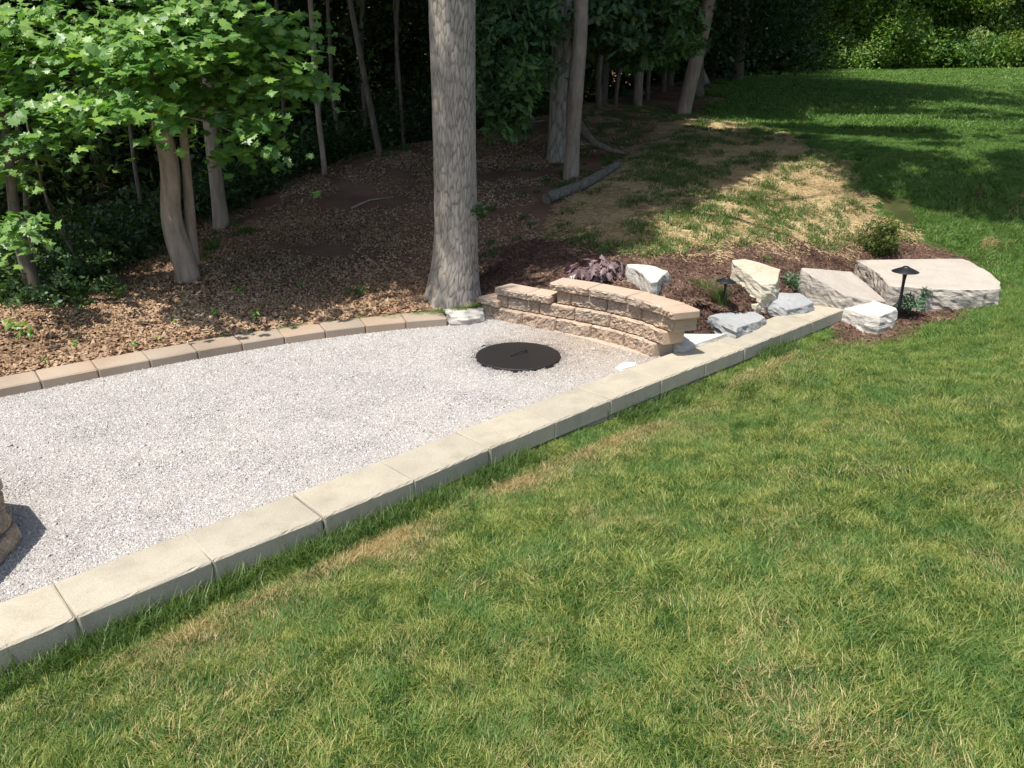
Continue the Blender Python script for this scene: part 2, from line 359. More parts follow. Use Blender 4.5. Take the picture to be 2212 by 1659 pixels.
def mat_bark(name, c0, c1, c2, sc=1., plate=True):
    m, nt = M(name); p = pos(nt, (1, 1, .22), True); a = noise(nt, p, 22 * sc, 5, .65); b = noise(nt, pos(nt, (1, 1, .7), True), 5 * sc, 4)
    c = ramp(nt, a, [(.32, c0), (.5, c1), (.7, c2)])
    c = mix(nt, .5, c, ramp(nt, b, [(.3, (.6,)), (.65, (1.1,))]), 'MULTIPLY')
    cav = attr(nt, 'cav')
    if plate: c = mix(nt, cav, c, tuple(x * .35 for x in c0))
    finish(nt, c, .92, a, .012, .7, .15); return m
M_bark = mat_bark('fissured grey bark', (.27, .235, .195), (.385, .34, .285), (.47, .425, .365))
M_bark2 = mat_bark('smooth brown bark', (.24, .185, .145), (.34, .265, .21), (.42, .34, .275), .7, False)
M_bark3 = mat_bark('woodland bark', (.09, .075, .06), (.15, .125, .10), (.22, .19, .15), 1., False)
M_log = mat_bark('weathered log', (.09, .08, .065), (.17, .15, .12), (.26, .235, .19), 1.5, False)

# ------------------------------------------------------------------ scattering (one object, geometry-node copies of small meshes)
SRC = {}
def src(key, me, mat):
    me.materials.append(mat); o = bpy.data.objects.new(key, me); SRC[key] = o; return o
TREES = {}
def gn_tree(keys):
    k = '|'.join(keys)
    if k in TREES: return TREES[k]
    t = bpy.data.node_groups.new('scatter', 'GeometryNodeTree')
    t.interface.new_socket('Geometry', in_out='INPUT', socket_type='NodeSocketGeometry')
    t.interface.new_socket('Geometry', in_out='OUTPUT', socket_type='NodeSocketGeometry')
    N = t.nodes; L = t.links
    gi = N.new('NodeGroupInput'); go = N.new('NodeGroupOutput'); ip = N.new('GeometryNodeInstanceOnPoints'); jn = N.new('GeometryNodeJoinGeometry')
    for key in keys:
        oi = N.new('GeometryNodeObjectInfo'); oi.inputs[0].default_value = SRC[key]; oi.inputs['As Instance'].default_value = False
        gt = N.new('GeometryNodeGeometryToInstance'); L.new(oi.outputs['Geometry'], gt.inputs[0]); L.new(gt.outputs[0], jn.inputs[0])
    def na(n, typ):
        a = N.new('GeometryNodeInputNamedAttribute'); a.data_type = typ; a.inputs[0].default_value = n; return a.outputs[0]
    L.new(gi.outputs[0], ip.inputs['Points']); L.new(jn.outputs[0], ip.inputs['Instance'])
    ip.inputs['Pick Instance'].default_value = True
    L.new(na('idx', 'INT'), ip.inputs['Instance Index']); L.new(na('rot', 'FLOAT_VECTOR'), ip.inputs['Rotation']); L.new(na('scl', 'FLOAT'), ip.inputs['Scale'])
    L.new(ip.outputs[0], go.inputs[0]); TREES[k] = t; return t
def scatter(name, pts, keys, rot=None, scl=None, parent=None, tilt=.0, kind='stuff', label=None, cat=None, loc=None):
    pts = np.asarray(pts, float).reshape(-1, 3); n = len(pts)
    if loc is not None: pts = pts - np.asarray(loc)
    me = bpy.data.meshes.new(name); me.vertices.add(n); me.vertices.foreach_set('co', pts.astype(np.float32).ravel())
    if rot is None:
        rot = np.stack([rng.normal(0, tilt, n) if tilt else np.zeros(n), rng.normal(0, tilt, n) if tilt else np.zeros(n), rng.uniform(0, 2 * PI, n)], 1)
    if scl is None: scl = rng.uniform(.85, 1.15, n)
    fattr(me, 'rot', rot, 'FLOAT_VECTOR'); fattr(me, 'scl', scl); fattr(me, 'idx', rng.integers(0, len(keys), n).astype(np.int32), 'INT')
    o = link(name, me, None, parent)
    md = o.modifiers.new('scatter', 'NODES'); md.node_group = gn_tree(keys)
    me.materials.append(SRC[keys[0]].data.materials[0])
    tag(o, label, cat, None, kind); return o

def blades(size, n, h, w, lean=.6, hv=.35, rad=True, curl=.5):
    """n bent, tapering grass blades in a patch"""
    if rad:
        r = size / 2 * np.sqrt(rng.random(n)); a = rng.uniform(0, 2 * PI, n); bx, by = r * np.cos(a), r * np.sin(a)
    else: bx, by = rng.uniform(-size / 2, size / 2, (2, n))
    H = h * rng.normal(1, hv, n).clip(.35, 2); W = w * rng.uniform(.7, 1.3, n)
    a = rng.uniform(0, 2 * PI, n); d = np.stack([np.cos(a), np.sin(a)], 1)
    # neighbouring blades lean alike
    gx = vnoise(bx * 9, by * 9, 0, 1) * .8; gy = vnoise(bx * 9, by * 9, 3, 2) * .8
    le = d * rng.uniform(.1, 1, n)[:, None] * lean + np.stack([gx, gy], 1) * lean
    side = np.stack([-d[:, 1], d[:, 0]], 1) + rng.normal(0, .3, (n, 2)); side /= np.linalg.norm(side, axis=1)[:, None]
    base = np.stack([bx, by, np.full(n, -.01)], 1)
    mid = base + np.concatenate([le * H[:, None] * .45, (H * .6)[:, None]], 1)
    tip = base + np.concatenate([le * H[:, None] * (1 + curl), (H * rng.uniform(.75, 1.05, n))[:, None]], 1)
    s3 = np.concatenate([side, np.zeros((n, 1))], 1)
    v = np.stack([base - s3 * W[:, None] / 2, base + s3 * W[:, None] / 2, mid - s3 * W[:, None] * .42, mid + s3 * W[:, None] * .42, tip], 1).reshape(-1, 3)
    k = np.arange(n)[:, None] * 5
    f = np.concatenate([k + [0, 1, 3], k + [0, 3, 2], k + [2, 3, 4]], 0)
    me = fastmesh('grass_patch', v, f); fattr(me, 'rnd', np.repeat(rng.random(n), 5)); fattr(me, 'hgt', np.tile([0, 0, .6, .6, 1.], n)); return me
def flakes(size, n, l, w, lift=.01, tilt=.35, curl=.2, flat=True, sph=None, lv=.35):
    """n small four-cornered pieces folded along the middle: leaves, chips, straw"""
    if sph is not None:
        q = rng.normal(0, 1, (n, 3)); q /= np.linalg.norm(q, axis=1)[:, None]; c = q * (rng.random(n) ** (1 / 2.2))[:, None] * np.asarray(sph)
    else:
        r = size / 2 * np.sqrt(rng.random(n)); a = rng.uniform(0, 2 * PI, n); c = np.stack([r * np.cos(a), r * np.sin(a), rng.uniform(0, lift, n)], 1)
    a = rng.uniform(0, 2 * PI, n); t1 = rng.normal(0, tilt, n)
    ax = np.stack([np.cos(a) * np.cos(t1), np.sin(a) * np.cos(t1), np.sin(t1)], 1)
    up = np.stack([rng.normal(0, tilt, n), rng.normal(0, tilt, n), np.ones(n)], 1)
    sd_ = np.cross(up, ax); sd_ /= np.linalg.norm(sd_, axis=1)[:, None]; nn = np.cross(ax, sd_)
    L = (l * rng.normal(1, lv, n).clip(.4, 2))[:, None]; Wd = (w * rng.uniform(.7, 1.3, n))[:, None]
    v = np.stack([c - ax * L / 2, c + sd_ * Wd / 2 - nn * Wd * curl - ax * L * .05, c + ax * L / 2 - nn * L * curl * .5, c - sd_ * Wd / 2 - nn * Wd * curl - ax * L * .05, ], 1)
    if flat is False:
        v[:, 0] -= sd_ * Wd * .3; v[:, 2] += sd_ * Wd * .1
    v = v.reshape(-1, 3); k = np.arange(n)[:, None] * 4
    f = np.concatenate([k + [0, 1, 2], k + [0, 2, 3]], 0)
    me = fastmesh('flakes', v, f); fattr(me, 'rnd', np.repeat(rng.random(n), 4)); return me
def chips(size, n, l, w, t, lift, tilt=.3):
    """n little solid slivers (five-sided wedges) for mulch and straw"""
    r = size / 2 * np.sqrt(rng.random(n)); a = rng.uniform(0, 2 * PI, n); c = np.stack([r * np.cos(a), r * np.sin(a), rng.uniform(0, lift, n)], 1)
    a = rng.uniform(0, 2 * PI, n); t1 = rng.normal(0, tilt, n)
    ax = np.stack([np.cos(a) * np.cos(t1), np.sin(a) * np.cos(t1), np.sin(t1)], 1)
    up = np.stack([rng.normal(0, tilt, n), rng.normal(0, tilt, n), np.ones(n)], 1); s_ = np.cross(up, ax); s_ /= np.linalg.norm(s_, axis=1)[:, None]; nn = np.cross(ax, s_)
    L = (l * rng.normal(1, .4, n).clip(.3, 2.2))[:, None]; W = (w * rng.uniform(.5, 1.5, n))[:, None]; T = t * rng.uniform(.6, 1.4, n)[:, None]
    v = np.stack([c - ax * L / 2 - s_ * W / 2, c - ax * L / 2 + s_ * W / 2, c + ax * L / 2 + s_ * W * .35, c + ax * L / 2 - s_ * W * .35,
                  c - ax * L * .4 + nn * T, c + ax * L * .35 + nn * T], 1).reshape(-1, 3)
    k = np.arange(n)[:, None] * 6
    f = np.concatenate([k + q for q in ([0, 4, 1], [0, 3, 5], [0, 5, 4], [1, 4, 5], [1, 5, 2], [2, 5, 3])], 0)
    me = fastmesh('chips', v, f); fattr(me, 'rnd', np.repeat(rng.random(n), 6)); return me
def pebbles(size, n, d, big=.02):
    r0 = size / 2 * np.sqrt(rng.random(n)); a0 = rng.uniform(0, 2 * PI, n); bx, by = r0 * np.cos(a0), r0 * np.sin(a0); bz = rng.uniform(-.0015, .0025, n)
    base = np.array([(1, 0, 0), (-1, 0, 0), (0, 1, 0), (0, -1, 0), (0, 0, 1), (0, 0, -1)], float)
    v = base[None] * rng.uniform(.55, 1.25, (n, 6))[..., None] + rng.normal(0, .18, (n, 6, 3))
    s = d * rng.lognormal(0, .35, n) * np.where(rng.random(n) < big, 1.9, 1)
    sc = np.stack([s, s * rng.uniform(.5, .9, n), s * rng.uniform(.4, .8, n)], 1) / 2
    v = v * sc[:, None]
    a = rng.uniform(0, 2 * PI, n); c, q = np.cos(a)[:, None], np.sin(a)[:, None]
    tl = rng.normal(0, .25, n)[:, None]
    x, y, z = v[..., 0], v[..., 1], v[..., 2]; z = z + x * tl
    v = np.stack([x * c - y * q + bx[:, None], x * q + y * c + by[:, None], z + bz[:, None]], -1).reshape(-1, 3)
    k = np.arange(n)[:, None] * 6
    f = np.concatenate([k + t for t in ([0, 2, 4], [2, 1, 4], [1, 3, 4], [3, 0, 4], [2, 0, 5], [1, 2, 5], [3, 1, 5], [0, 3, 5])], 0)
    me = fastmesh('pebbles', v, f); fattr(me, 'rnd', np.repeat(rng.random(n), 6)); return me

def sprig(n, size, R_, hang=.5):
    out = [(0, -.5), (.12, -.42), (.30, -.30), (.13, -.2), (.36, .02), (.15, .06), (.26, .28), (.1, .3), (0, .55)]
    rg = out + [(-x, y) for x, y in out[-2:0:-1]]; V0 = np.array([(0, 0, .03)] + [(x, y, -.3 * abs(x) - .2 * (y + .3) ** 2) for x, y in rg]); m = len(rg); V = []; F = []; Rn = []
    for k in range(n):
        q_ = rng.normal(0, 1, 3); q_ /= np.linalg.norm(q_); c = q_ * rng.random() ** .4 * np.array([R_, R_, R_ * .45]); a = math.atan2(c[1], c[0]) + rng.normal(0, .6)
        rot = np.array((Matrix.Rotation(a - PI / 2, 3, 'Z') @ Matrix.Rotation(-hang + rng.normal(0, .35), 3, 'X') @ Matrix.Rotation(rng.normal(0, .4), 3, 'Y')))
        b = len(V); V += list((V0 * size * rng.uniform(.7, 1.2)) @ rot.T + c); F += [(b, b + 1 + i, b + 1 + (i + 1) % m) for i in range(m)]; Rn += [rng.random()] * (m + 1)
    me = mesh('sprig', V, F); fattr(me, 'rnd', Rn); return me
for i in range(3): src(f'oaklobe{i}', sprig(20, .17, .30), M_oak)
for i in range(4): src(f'g_near{i}', blades(.5, 4600, .033, .0033, .7, .45, curl=.35), M_grass)
for i in range(3): src(f'g_tuft{i}', blades(.12, 280, .032, .003, .65), M_grass)
for i in range(3): src(f'g_tall{i}', blades(.16, 46, .085, .0042, .6, .35), M_greengrass)
for i in range(3): src(f'g_mid{i}', blades(.8, 3600, .045, .0075, .7, .35), M_grass)
for i in range(3): src(f'g_far{i}', blades(2.2, 5000, .07, .022, .7, .35), M_grass)
for i in range(3): src(f'g_green{i}', blades(.22, 110, .075, .007, .7, .4), M_greengrass)
for i in range(3): src(f'peb{i}', pebbles(.5, 3600, .0098), M_gravel)
for i in range(3): src(f'litter{i}', flakes(.8, 420, .036, .022, .02, .4, .25), M_litter)
for i in range(3): src(f'mulch{i}', chips(.45, 620, .05, .013, .008, .022), M_mulch)
for i in range(3): src(f'straw{i}', chips(.6, 330, .085, .0055, .004, .025, .2), M_straw)
for i in range(3): src(f'oak{i}', flakes(0, 46, .15, .075, tilt=.5, curl=.25, flat=False, sph=(.38, .38, .22)), M_oak)
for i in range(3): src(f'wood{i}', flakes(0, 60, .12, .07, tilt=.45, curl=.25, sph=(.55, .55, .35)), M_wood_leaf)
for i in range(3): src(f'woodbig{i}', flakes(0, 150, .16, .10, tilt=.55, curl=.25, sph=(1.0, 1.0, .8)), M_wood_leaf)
for i in range(3): src(f'far{i}', flakes(0, 170, .17, .11, tilt=.6, curl=.25, sph=(.95, .95, .75)), M_far_leaf)
for i in range(3): src(f'pale{i}', flakes(0, 150, .13, .08, tilt=.6, curl=.25, sph=(.6, .6, .5)), M_light_leaf)
for i in range(3): src(f'herb{i}', flakes(0, 26, .075, .045, tilt=.45, curl=.2, sph=(.13, .13, .08)), M_wood_leaf if i else M_oak)

# ------------------------------------------------------------------ lines of the walls (metres)
c3 = lambda x, y: (x * 1900 / 2212 / 1.8228, (1100 + y * 1900 / 2212) / 1.8228)
br_in = np.array([P(*c3(*p), .08)[:2] for p in [(188, 463), (445, 408), (685, 370), (905, 327), (1107, 292), (1308, 262), (1495, 232), (1675, 213), (1853, 195), (2055, 178)]])
# even out the curve
k_ = np.arange(len(br_in)); br_in = np.stack([np.polyval(np.polyfit(k_, br_in[:, i], 3), np.arange(-7, len(br_in))) for i in (0, 1)], 1)
for q in range(5, -1, -1): br_in[q] = br_in[q + 1] - (br_in[7] - br_in[6]) * .98
br_out = offset(br_in, .285)
c1 = lambda x, y: (987.5 + x * .2728, 548.6 + y * .2728)
r_base = np.array([P(*c1(*p), 0)[:2] for p in [(210, 490), (330, 525), (540, 570), (800, 615), (1050, 665), (1300, 730), (1540, 815)]])
def smoothline(pts, deg=3):
    t = np.r_[0, np.cumsum(np.linalg.norm(np.diff(pts, axis=0), axis=1))]; cx = np.polyfit(t, pts[:, 0], deg); cy = np.polyfit(t, pts[:, 1], deg)
    return lambda s: np.stack([np.polyval(cx, s), np.polyval(cy, s)], -1), t[-1]
rf, rlen = smoothline(r_base)
court = [tuple(p) for p in (conc_out[:-4] + conc_in[:-4]) / 2] + [tuple(rf(rlen) + np.array([.14, .12]))] + [tuple(rf(s) + np.array([.12, .14])) for s in (1.6, 1.2, .8, .4, 0)] + [tuple(p) for p in ((br_in + br_out) / 2)[::-1]]

def px_poly(pp): return [tuple(G(*p)[:2]) for p in pp]
mulch_poly = px_poly([(1048, 640), (1062, 560), (1150, 532), (1235, 530), (1340, 566), (1480, 560), (1600, 549), (1700, 540), (1850, 535), (1900, 520), (1975, 535), (2030, 553), (2070, 575)]) + \
    [tuple(P(u, v, .0)[:2]) for u, v in [(2120, 656), (2080, 670), (1990, 678), (1925, 692), (1850, 700)]] + \
    [tuple(p) for p in conc_in[-1:-6:-1]] + [tuple(rf(rlen) + np.array([.14, .12]))] + [tuple(rf(s) + np.array([.12, .14])) for s in (1.6, 1.2, .8, .4, 0)]
straw_poly = px_poly([(1225, 560), (1250, 480), (1330, 400), (1430, 310), (1520, 262), (1620, 270), (1720, 312), (1800, 350), (1850, 410), (1890, 470), (1960, 500), (1985, 535), (1900, 535), (1850, 545), (1700, 552), (1600, 560), (1480, 570), (1340, 575)])
lawn_edge = px_poly([(1225, 560), (1250, 480), (1330, 400), (1430, 310), (1520, 258), (1560, 215), (1590, 185), (1610, 168)])
forest_poly = [(-60, -3), (-60, 130), (14, 130), (12, 40)] + lawn_edge[::-1] + [mulch_poly[k] for k in (2, 1, 0)] + [tuple(rf(0) + np.array([.1, .12])), tuple(br_out[-1])] + [tuple(p) for p in br_out[::-1]] + [(-9, 2.), (-12, -3)]
def region(x, y):
    """0 lawn, 1 forest floor, 2 straw, 3 mulch, 4 court"""
    r = np.zeros(np.broadcast(x, y).shape, int)
    r[inpoly(x, y, forest_poly)] = 1; r[inpoly(x, y, straw_poly)] = 2; r[inpoly(x, y, mulch_poly)] = 3; r[inpoly(x, y, court)] = 4
    return r

# ------------------------------------------------------------------ ground sheets
def axis(lo, a, b, hi, st, g):
    m = list(np.arange(a, b, st)); s = st; x = m[-1]
    while x < hi: s *= g; x += s; m.append(x)
    s = st; x = m[0]; pre = []
    while x > lo: s *= g; x -= s; pre.append(x)
    return np.array(pre[::-1] + m)
gx = axis(-180, -5.2, 5.5, 190, .085, 1.07); gy = axis(-30, 1.0, 9.6, 260, .085, 1.055)
GX, GY = np.meshgrid(gx, gy); GZ = ground(GX, GY)
GV = np.stack([GX, GY, GZ], -1).reshape(-1, 3); nx_ = len(gx)
ii, jj = np.meshgrid(np.arange(nx_ - 1), np.arange(len(gy) - 1)); q0 = (jj * nx_ + ii).ravel()
GF = np.stack([q0, q0 + 1, q0 + 1 + nx_, q0 + nx_], 1); cen = GV[GF].mean(1); reg = region(cen[:, 0], cen[:, 1])
for r, name, mt in ((0, 'lawn', M_lawnsoil), (1, 'forest_floor', M_forest), (2, 'straw_ground', M_strawsoil), (3, 'mulch_bed', M_mulchsoil)):
    f = GF[reg == r]; u_, inv = np.unique(f, return_inverse=True)
    o = link(name, fastmesh(name, GV[u_], inv.reshape(f.shape), True), mt); tag(o, kind='structure')
cp = list(court)
o = link('gravel_ground', mesh('gravel_ground', [(x, y, -.012) for x, y in cp], [list(range(len(cp)))]), M_gbase); tag(o, kind='structure')

def jgrid(x0, x1, y0, y1, st, jit=.5):
    X, Y = np.meshgrid(np.arange(x0, x1, st), np.arange(y0, y1, st)); X = X + rng.uniform(-jit, jit, X.shape) * st; Y = Y + rng.uniform(-jit, jit, Y.shape) * st
    return X.ravel(), Y.ravel()
def inview(x, y, z, m=520):
    u, v = proj(x, y, z); return (u > -m) & (u < 2212 + m) & (v < 1659 + m) & (y > .4)
def tilt_rot(x, y):
    e_ = .1; dx = (ground(x + e_, y) - ground(x - e_, y)) / (2 * e_); dy = (ground(x, y + e_) - ground(x, y - e_)) / (2 * e_)
    # random heading, then lean to the slope
    out = np.zeros((len(x), 3)); out[:, 0] = np.arctan(dy); out[:, 1] = -np.arctan(dx); out[:, 2] = 0; return out
def lay(name, x, y, keys, z=0., label=None, spin=True, scl=None, cat=None):
    g = ground(x, y) + z; rot = tilt_rot(x, y)
    # build Euler angles that combine heading and slope
    h = rng.uniform(0, 2 * PI, len(x)) if spin else np.zeros(len(x))
    R = np.zeros((len(x), 3))
    ca, sa = np.cos(h), np.sin(h)
    R[:, 0] = rot[:, 0] * ca + (-rot[:, 1]) * sa * -1; R[:, 1] = rot[:, 0] * sa * 1 + rot[:, 1] * ca; R[:, 2] = h
    for i in range(len(x)):
        nrm = Vector((-math.tan(-rot[i, 1]), -math.tan(rot[i, 0]), 1)).normalized()
        qd = Vector((0, 0, 1)).rotation_difference(nrm) @ Matrix.Rotation(h[i], 3, 'Z').to_quaternion()
        R[i] = qd.to_euler()
    return scatter(name, np.stack([x, y, g], 1), keys, rot=R, scl=scl, label=label, cat=cat)

# ------------------------------------------------------------------ blocks
def lattice_block(name, a, b, c, d, z0, z1, n=(3, 3, 3), mat=None, parent=None, rough=0., seed=0, chip=.003, gap=.0025, edge=.07, rough_end=False):
    """six-sided block: a-b is the front (seen) edge, d-c the back one; small chamfers, front face may be split rough"""
    nx, ny, nz = n
    a, b, c, d = [np.asarray(p, float) for p in (a, b, c, d)]
    cen_ = (a + b + c + d) / 4
    a, b, c, d = [p + (cen_ - p) / np.linalg.norm(cen_ - p) * gap for p in (a, b, c, d)]
    idx = {}; V = []; F = []
    wl_, hl = np.linalg.norm(b - a), z1 - z0; dl = np.linalg.norm(d - a)
    def par(k, m, ln):
        e_ = min(.012 / ln, .2)
        if k == 0: return 0.
        if k == m: return 1.
        return e_ + (1 - 2 * e_) * (k - 1) / (m - 2) if m > 2 else .5
    def vid(i, j, k):
        if (i, j, k) in idx: return idx[(i, j, k)]
        s, t, w = par(i, nx, wl_), par(j, ny, dl), par(k, nz, hl)
        ex = [(i in (0, nx)), (j in (0, ny)), (k in (0, nz))]
        if sum(ex) >= 2:
            m_ = .3 if ex[0] and not rough else .45
            if ex[0]: s += (.5 - s) * 2 * min(.012 / wl_, .2) * m_
            if ex[1]: t += (.5 - t) * 2 * min(.012 / dl, .2) * m_
            if ex[2]: w += (.5 - w) * 2 * min(.012 / hl, .2) * m_
        p = (a * (1 - s) + b * s) * (1 - t) + (d * (1 - s) + c * s) * t
        z = z0 + (z1 - z0) * w
        p3 = np.array([p[0], p[1], z])
        if rough and j == 0:
            nf = np.array([b[1] - a[1], a[0] - b[0]]); nf /= np.linalg.norm(nf)
            fr = 1. if not (i in (0, nx) or k in (0, nz)) else .35
            if name == 'cap_block' and k in (0, nz): fr *= .4
            rr = rough * fr * (1.0 * float(fbm(p[0] * 48, p[1] * 48, z * 60, seed, 3)) + .5 + .5 * float(vnoise(p[0] * 14, p[1] * 14, z * 18, seed + 4)))
            p3[:2] += nf * rr; p3[2] += rough * .3 * fr * float(vnoise(p[0] * 40, p[1] * 40, z * 40, seed + 9))
        if rough and rough_end and i == nx and j > 0:
            nf = (b - a) / np.linalg.norm(b - a); p3[:2] += nf * rough * (float(fbm(p[0] * 22, p[1] * 22, z * 26, seed, 3)) + .3) * (0 if k in (0, nz) else 1)
        if chip and sum(ex) >= 2:
            p3 += chip * np.array([float(vnoise(*(p3 * 31), seed)), float(vnoise(*(p3 * 29), seed + 1)), float(vnoise(*(p3 * 33), seed + 2))])
        idx[(i, j, k)] = len(V); V.append(p3); return idx[(i, j, k)]
    for i in range(nx):
        for j in range(ny):
            F.append((vid(i, j, 0), vid(i, j + 1, 0), vid(i + 1, j + 1, 0), vid(i + 1, j, 0))); F.append((vid(i, j, nz), vid(i + 1, j, nz), vid(i + 1, j + 1, nz), vid(i, j + 1, nz)))
        for k in range(nz):
            F.append((vid(i, 0, k), vid(i + 1, 0, k), vid(i + 1, 0, k + 1), vid(i, 0, k + 1))); F.append((vid(i, ny, k), vid(i, ny, k + 1), vid(i + 1, ny, k + 1), vid(i + 1, ny, k)))
    for j in range(ny):
        for k in range(nz):
            F.append((vid(0, j, k), vid(0, j, k + 1), vid(0, j + 1, k + 1), vid(0, j + 1, k))); F.append((vid(nx, j, k), vid(nx, j + 1, k), vid(nx, j + 1, k + 1), vid(nx, j, k + 1)))
    V = np.array(V); loc = V.mean(0)
    me = mesh(name, V - loc, F)
    o = link(name, me, None, parent, tuple(loc - (np.array(parent.location) if parent else 0)))
    for mm in (mat if isinstance(mat, (list, tuple)) else [mat]): me.materials.append(mm)
    if isinstance(mat, (list, tuple)) and len(mat) > 1:
        nrm = np.array([b[1] - a[1], a[0] - b[0]]); nrm /= np.linalg.norm(nrm)
        for pl in me.polygons:
            c_ = pl.normal
            if c_.x * nrm[0] + c_.y * nrm[1] > .45 or (rough_end and abs(c_.z) < .5 and pl.center.x > 0 and c_.x > .5): pl.material_index = 1
    return o

# concrete wall
cw = thing('concrete_wall', (*conc_out[8], 0), 'long low buff concrete block wall running diagonally between gravel and lawn', 'wall')
for i in range(len(conc_out) - 1):
    dz = random.uniform(-.002, .002); j1 = random.uniform(-.003, .003)
    lattice_block('cap_block', conc_out[i] + j1, conc_out[i + 1] + j1, conc_in[i + 1] + j1, conc_in[i] + j1, ZC - .135, ZC + dz, (22, 4, 3), M_conc, cw, seed=i, chip=.006, gap=.0015)
oc = offset(conc_out, .012); mids = (oc[:-1] + oc[1:]) / 2; oi_ = offset(conc_out, CW - .03); midi = (oi_[:-1] + oi_[1:]) / 2
for i in range(len(mids) - 1):
    lattice_block('lower_block', mids[i], mids[i + 1], midi[i + 1], midi[i], ZC - .30, ZC - .143, (4, 3, 3), M_conc, cw, seed=50 + i)
# the wall's last half block closes the lower course under the end cap
lattice_block('lower_block', mids[-1], oc[-1], oi_[-1], midi[-1], ZC - .30, ZC - .143, (4, 3, 3), M_conc, cw, seed=99)

# brown edging
be = thing('brown_edging', (*br_out[10], 0), 'curved row of smooth brown edging blocks between gravel and wooded bank', 'edging')
for i in range(len(br_in) - 1):
    dz = random.uniform(-.004, .004)
    lattice_block('edging_block', br_in[i], br_in[i + 1], br_out[i + 1], br_out[i], -.06, .082 + dz, (4, 3, 3), M_edge, be, seed=200 + i)

# stepped retaining wall
rw = thing('retaining_wall', (*rf(rlen / 2), 0), 'curved stepped retaining wall of tan split-face blocks with smooth caps at the gravel end', 'wall')
def course(s0, s1, back, depth, z0, z1, blen, start, name='wall_block', mat=(M_cap, M_split), rough=.017, seed=0, lastrough=False, n=(24, 3, 9), rf=rf):
    def pt(s, off):
        t = rf(s + .01) - rf(s - .01); t /= np.linalg.norm(t); return rf(s) + np.array([-t[1], t[0]]) * off
    edges = [s0]; x = start
    while x < s1 - .1:
        if x > s0 + .08: edges.append(x)
        x += blen
    edges.append(s1)
    for k, (p, q) in enumerate(zip(edges, edges[1:])):
        lattice_block(name, pt(p, back), pt(q, back), pt(q, back + depth), pt(p, back + depth), z0, z1 + random.uniform(-.002, .001), n, mat, rw, rough, seed + k, .004, .0035, rough_end=lastrough and q == s1)
course(-.02, rlen + .02, .0, .22, -.03, .128, .385, .13, seed=300)                 # first course, left end to the rocks
course(.16, rlen + .10, .035, .22, .130, .256, .385, .31, seed=320)                # second
course(.86, rlen + .16, .075, .24, .258, .384, .385, 1.02, seed=340, lastrough=True)   # third
course(-.05, .235, -.03, .25, .130, .205, .4, .3, 'cap_block', seed=360)
course(.165, .83, .0, .25, .258, .333, .42, .57, 'cap_block', seed=370)
course(.80, rlen + .21, .035, .26, .386, .463, .42, 1.22, 'cap_block', seed=380)
# footing ledge seen just above the gravel
lattice_block('footing', rf(-.02) + np.array([-.018, -.018]), rf(rlen * .5) + np.array([-.018, -.018]), rf(rlen * .5) + np.array([.1, .1]), rf(-.02) + np.array([.1, .1]), -.06, .008, (6, 3, 3), M_cap, rw, seed=7)
lattice_block('footing', rf(rlen * .5) + np.array([-.018, -.018]), rf(rlen * .99) + np.array([-.018, -.018]), rf(rlen * .99) + np.array([.1, .1]), rf(rlen * .5) + np.array([.1, .1]), -.06, .008, (6, 3, 3), M_cap, rw, seed=8)

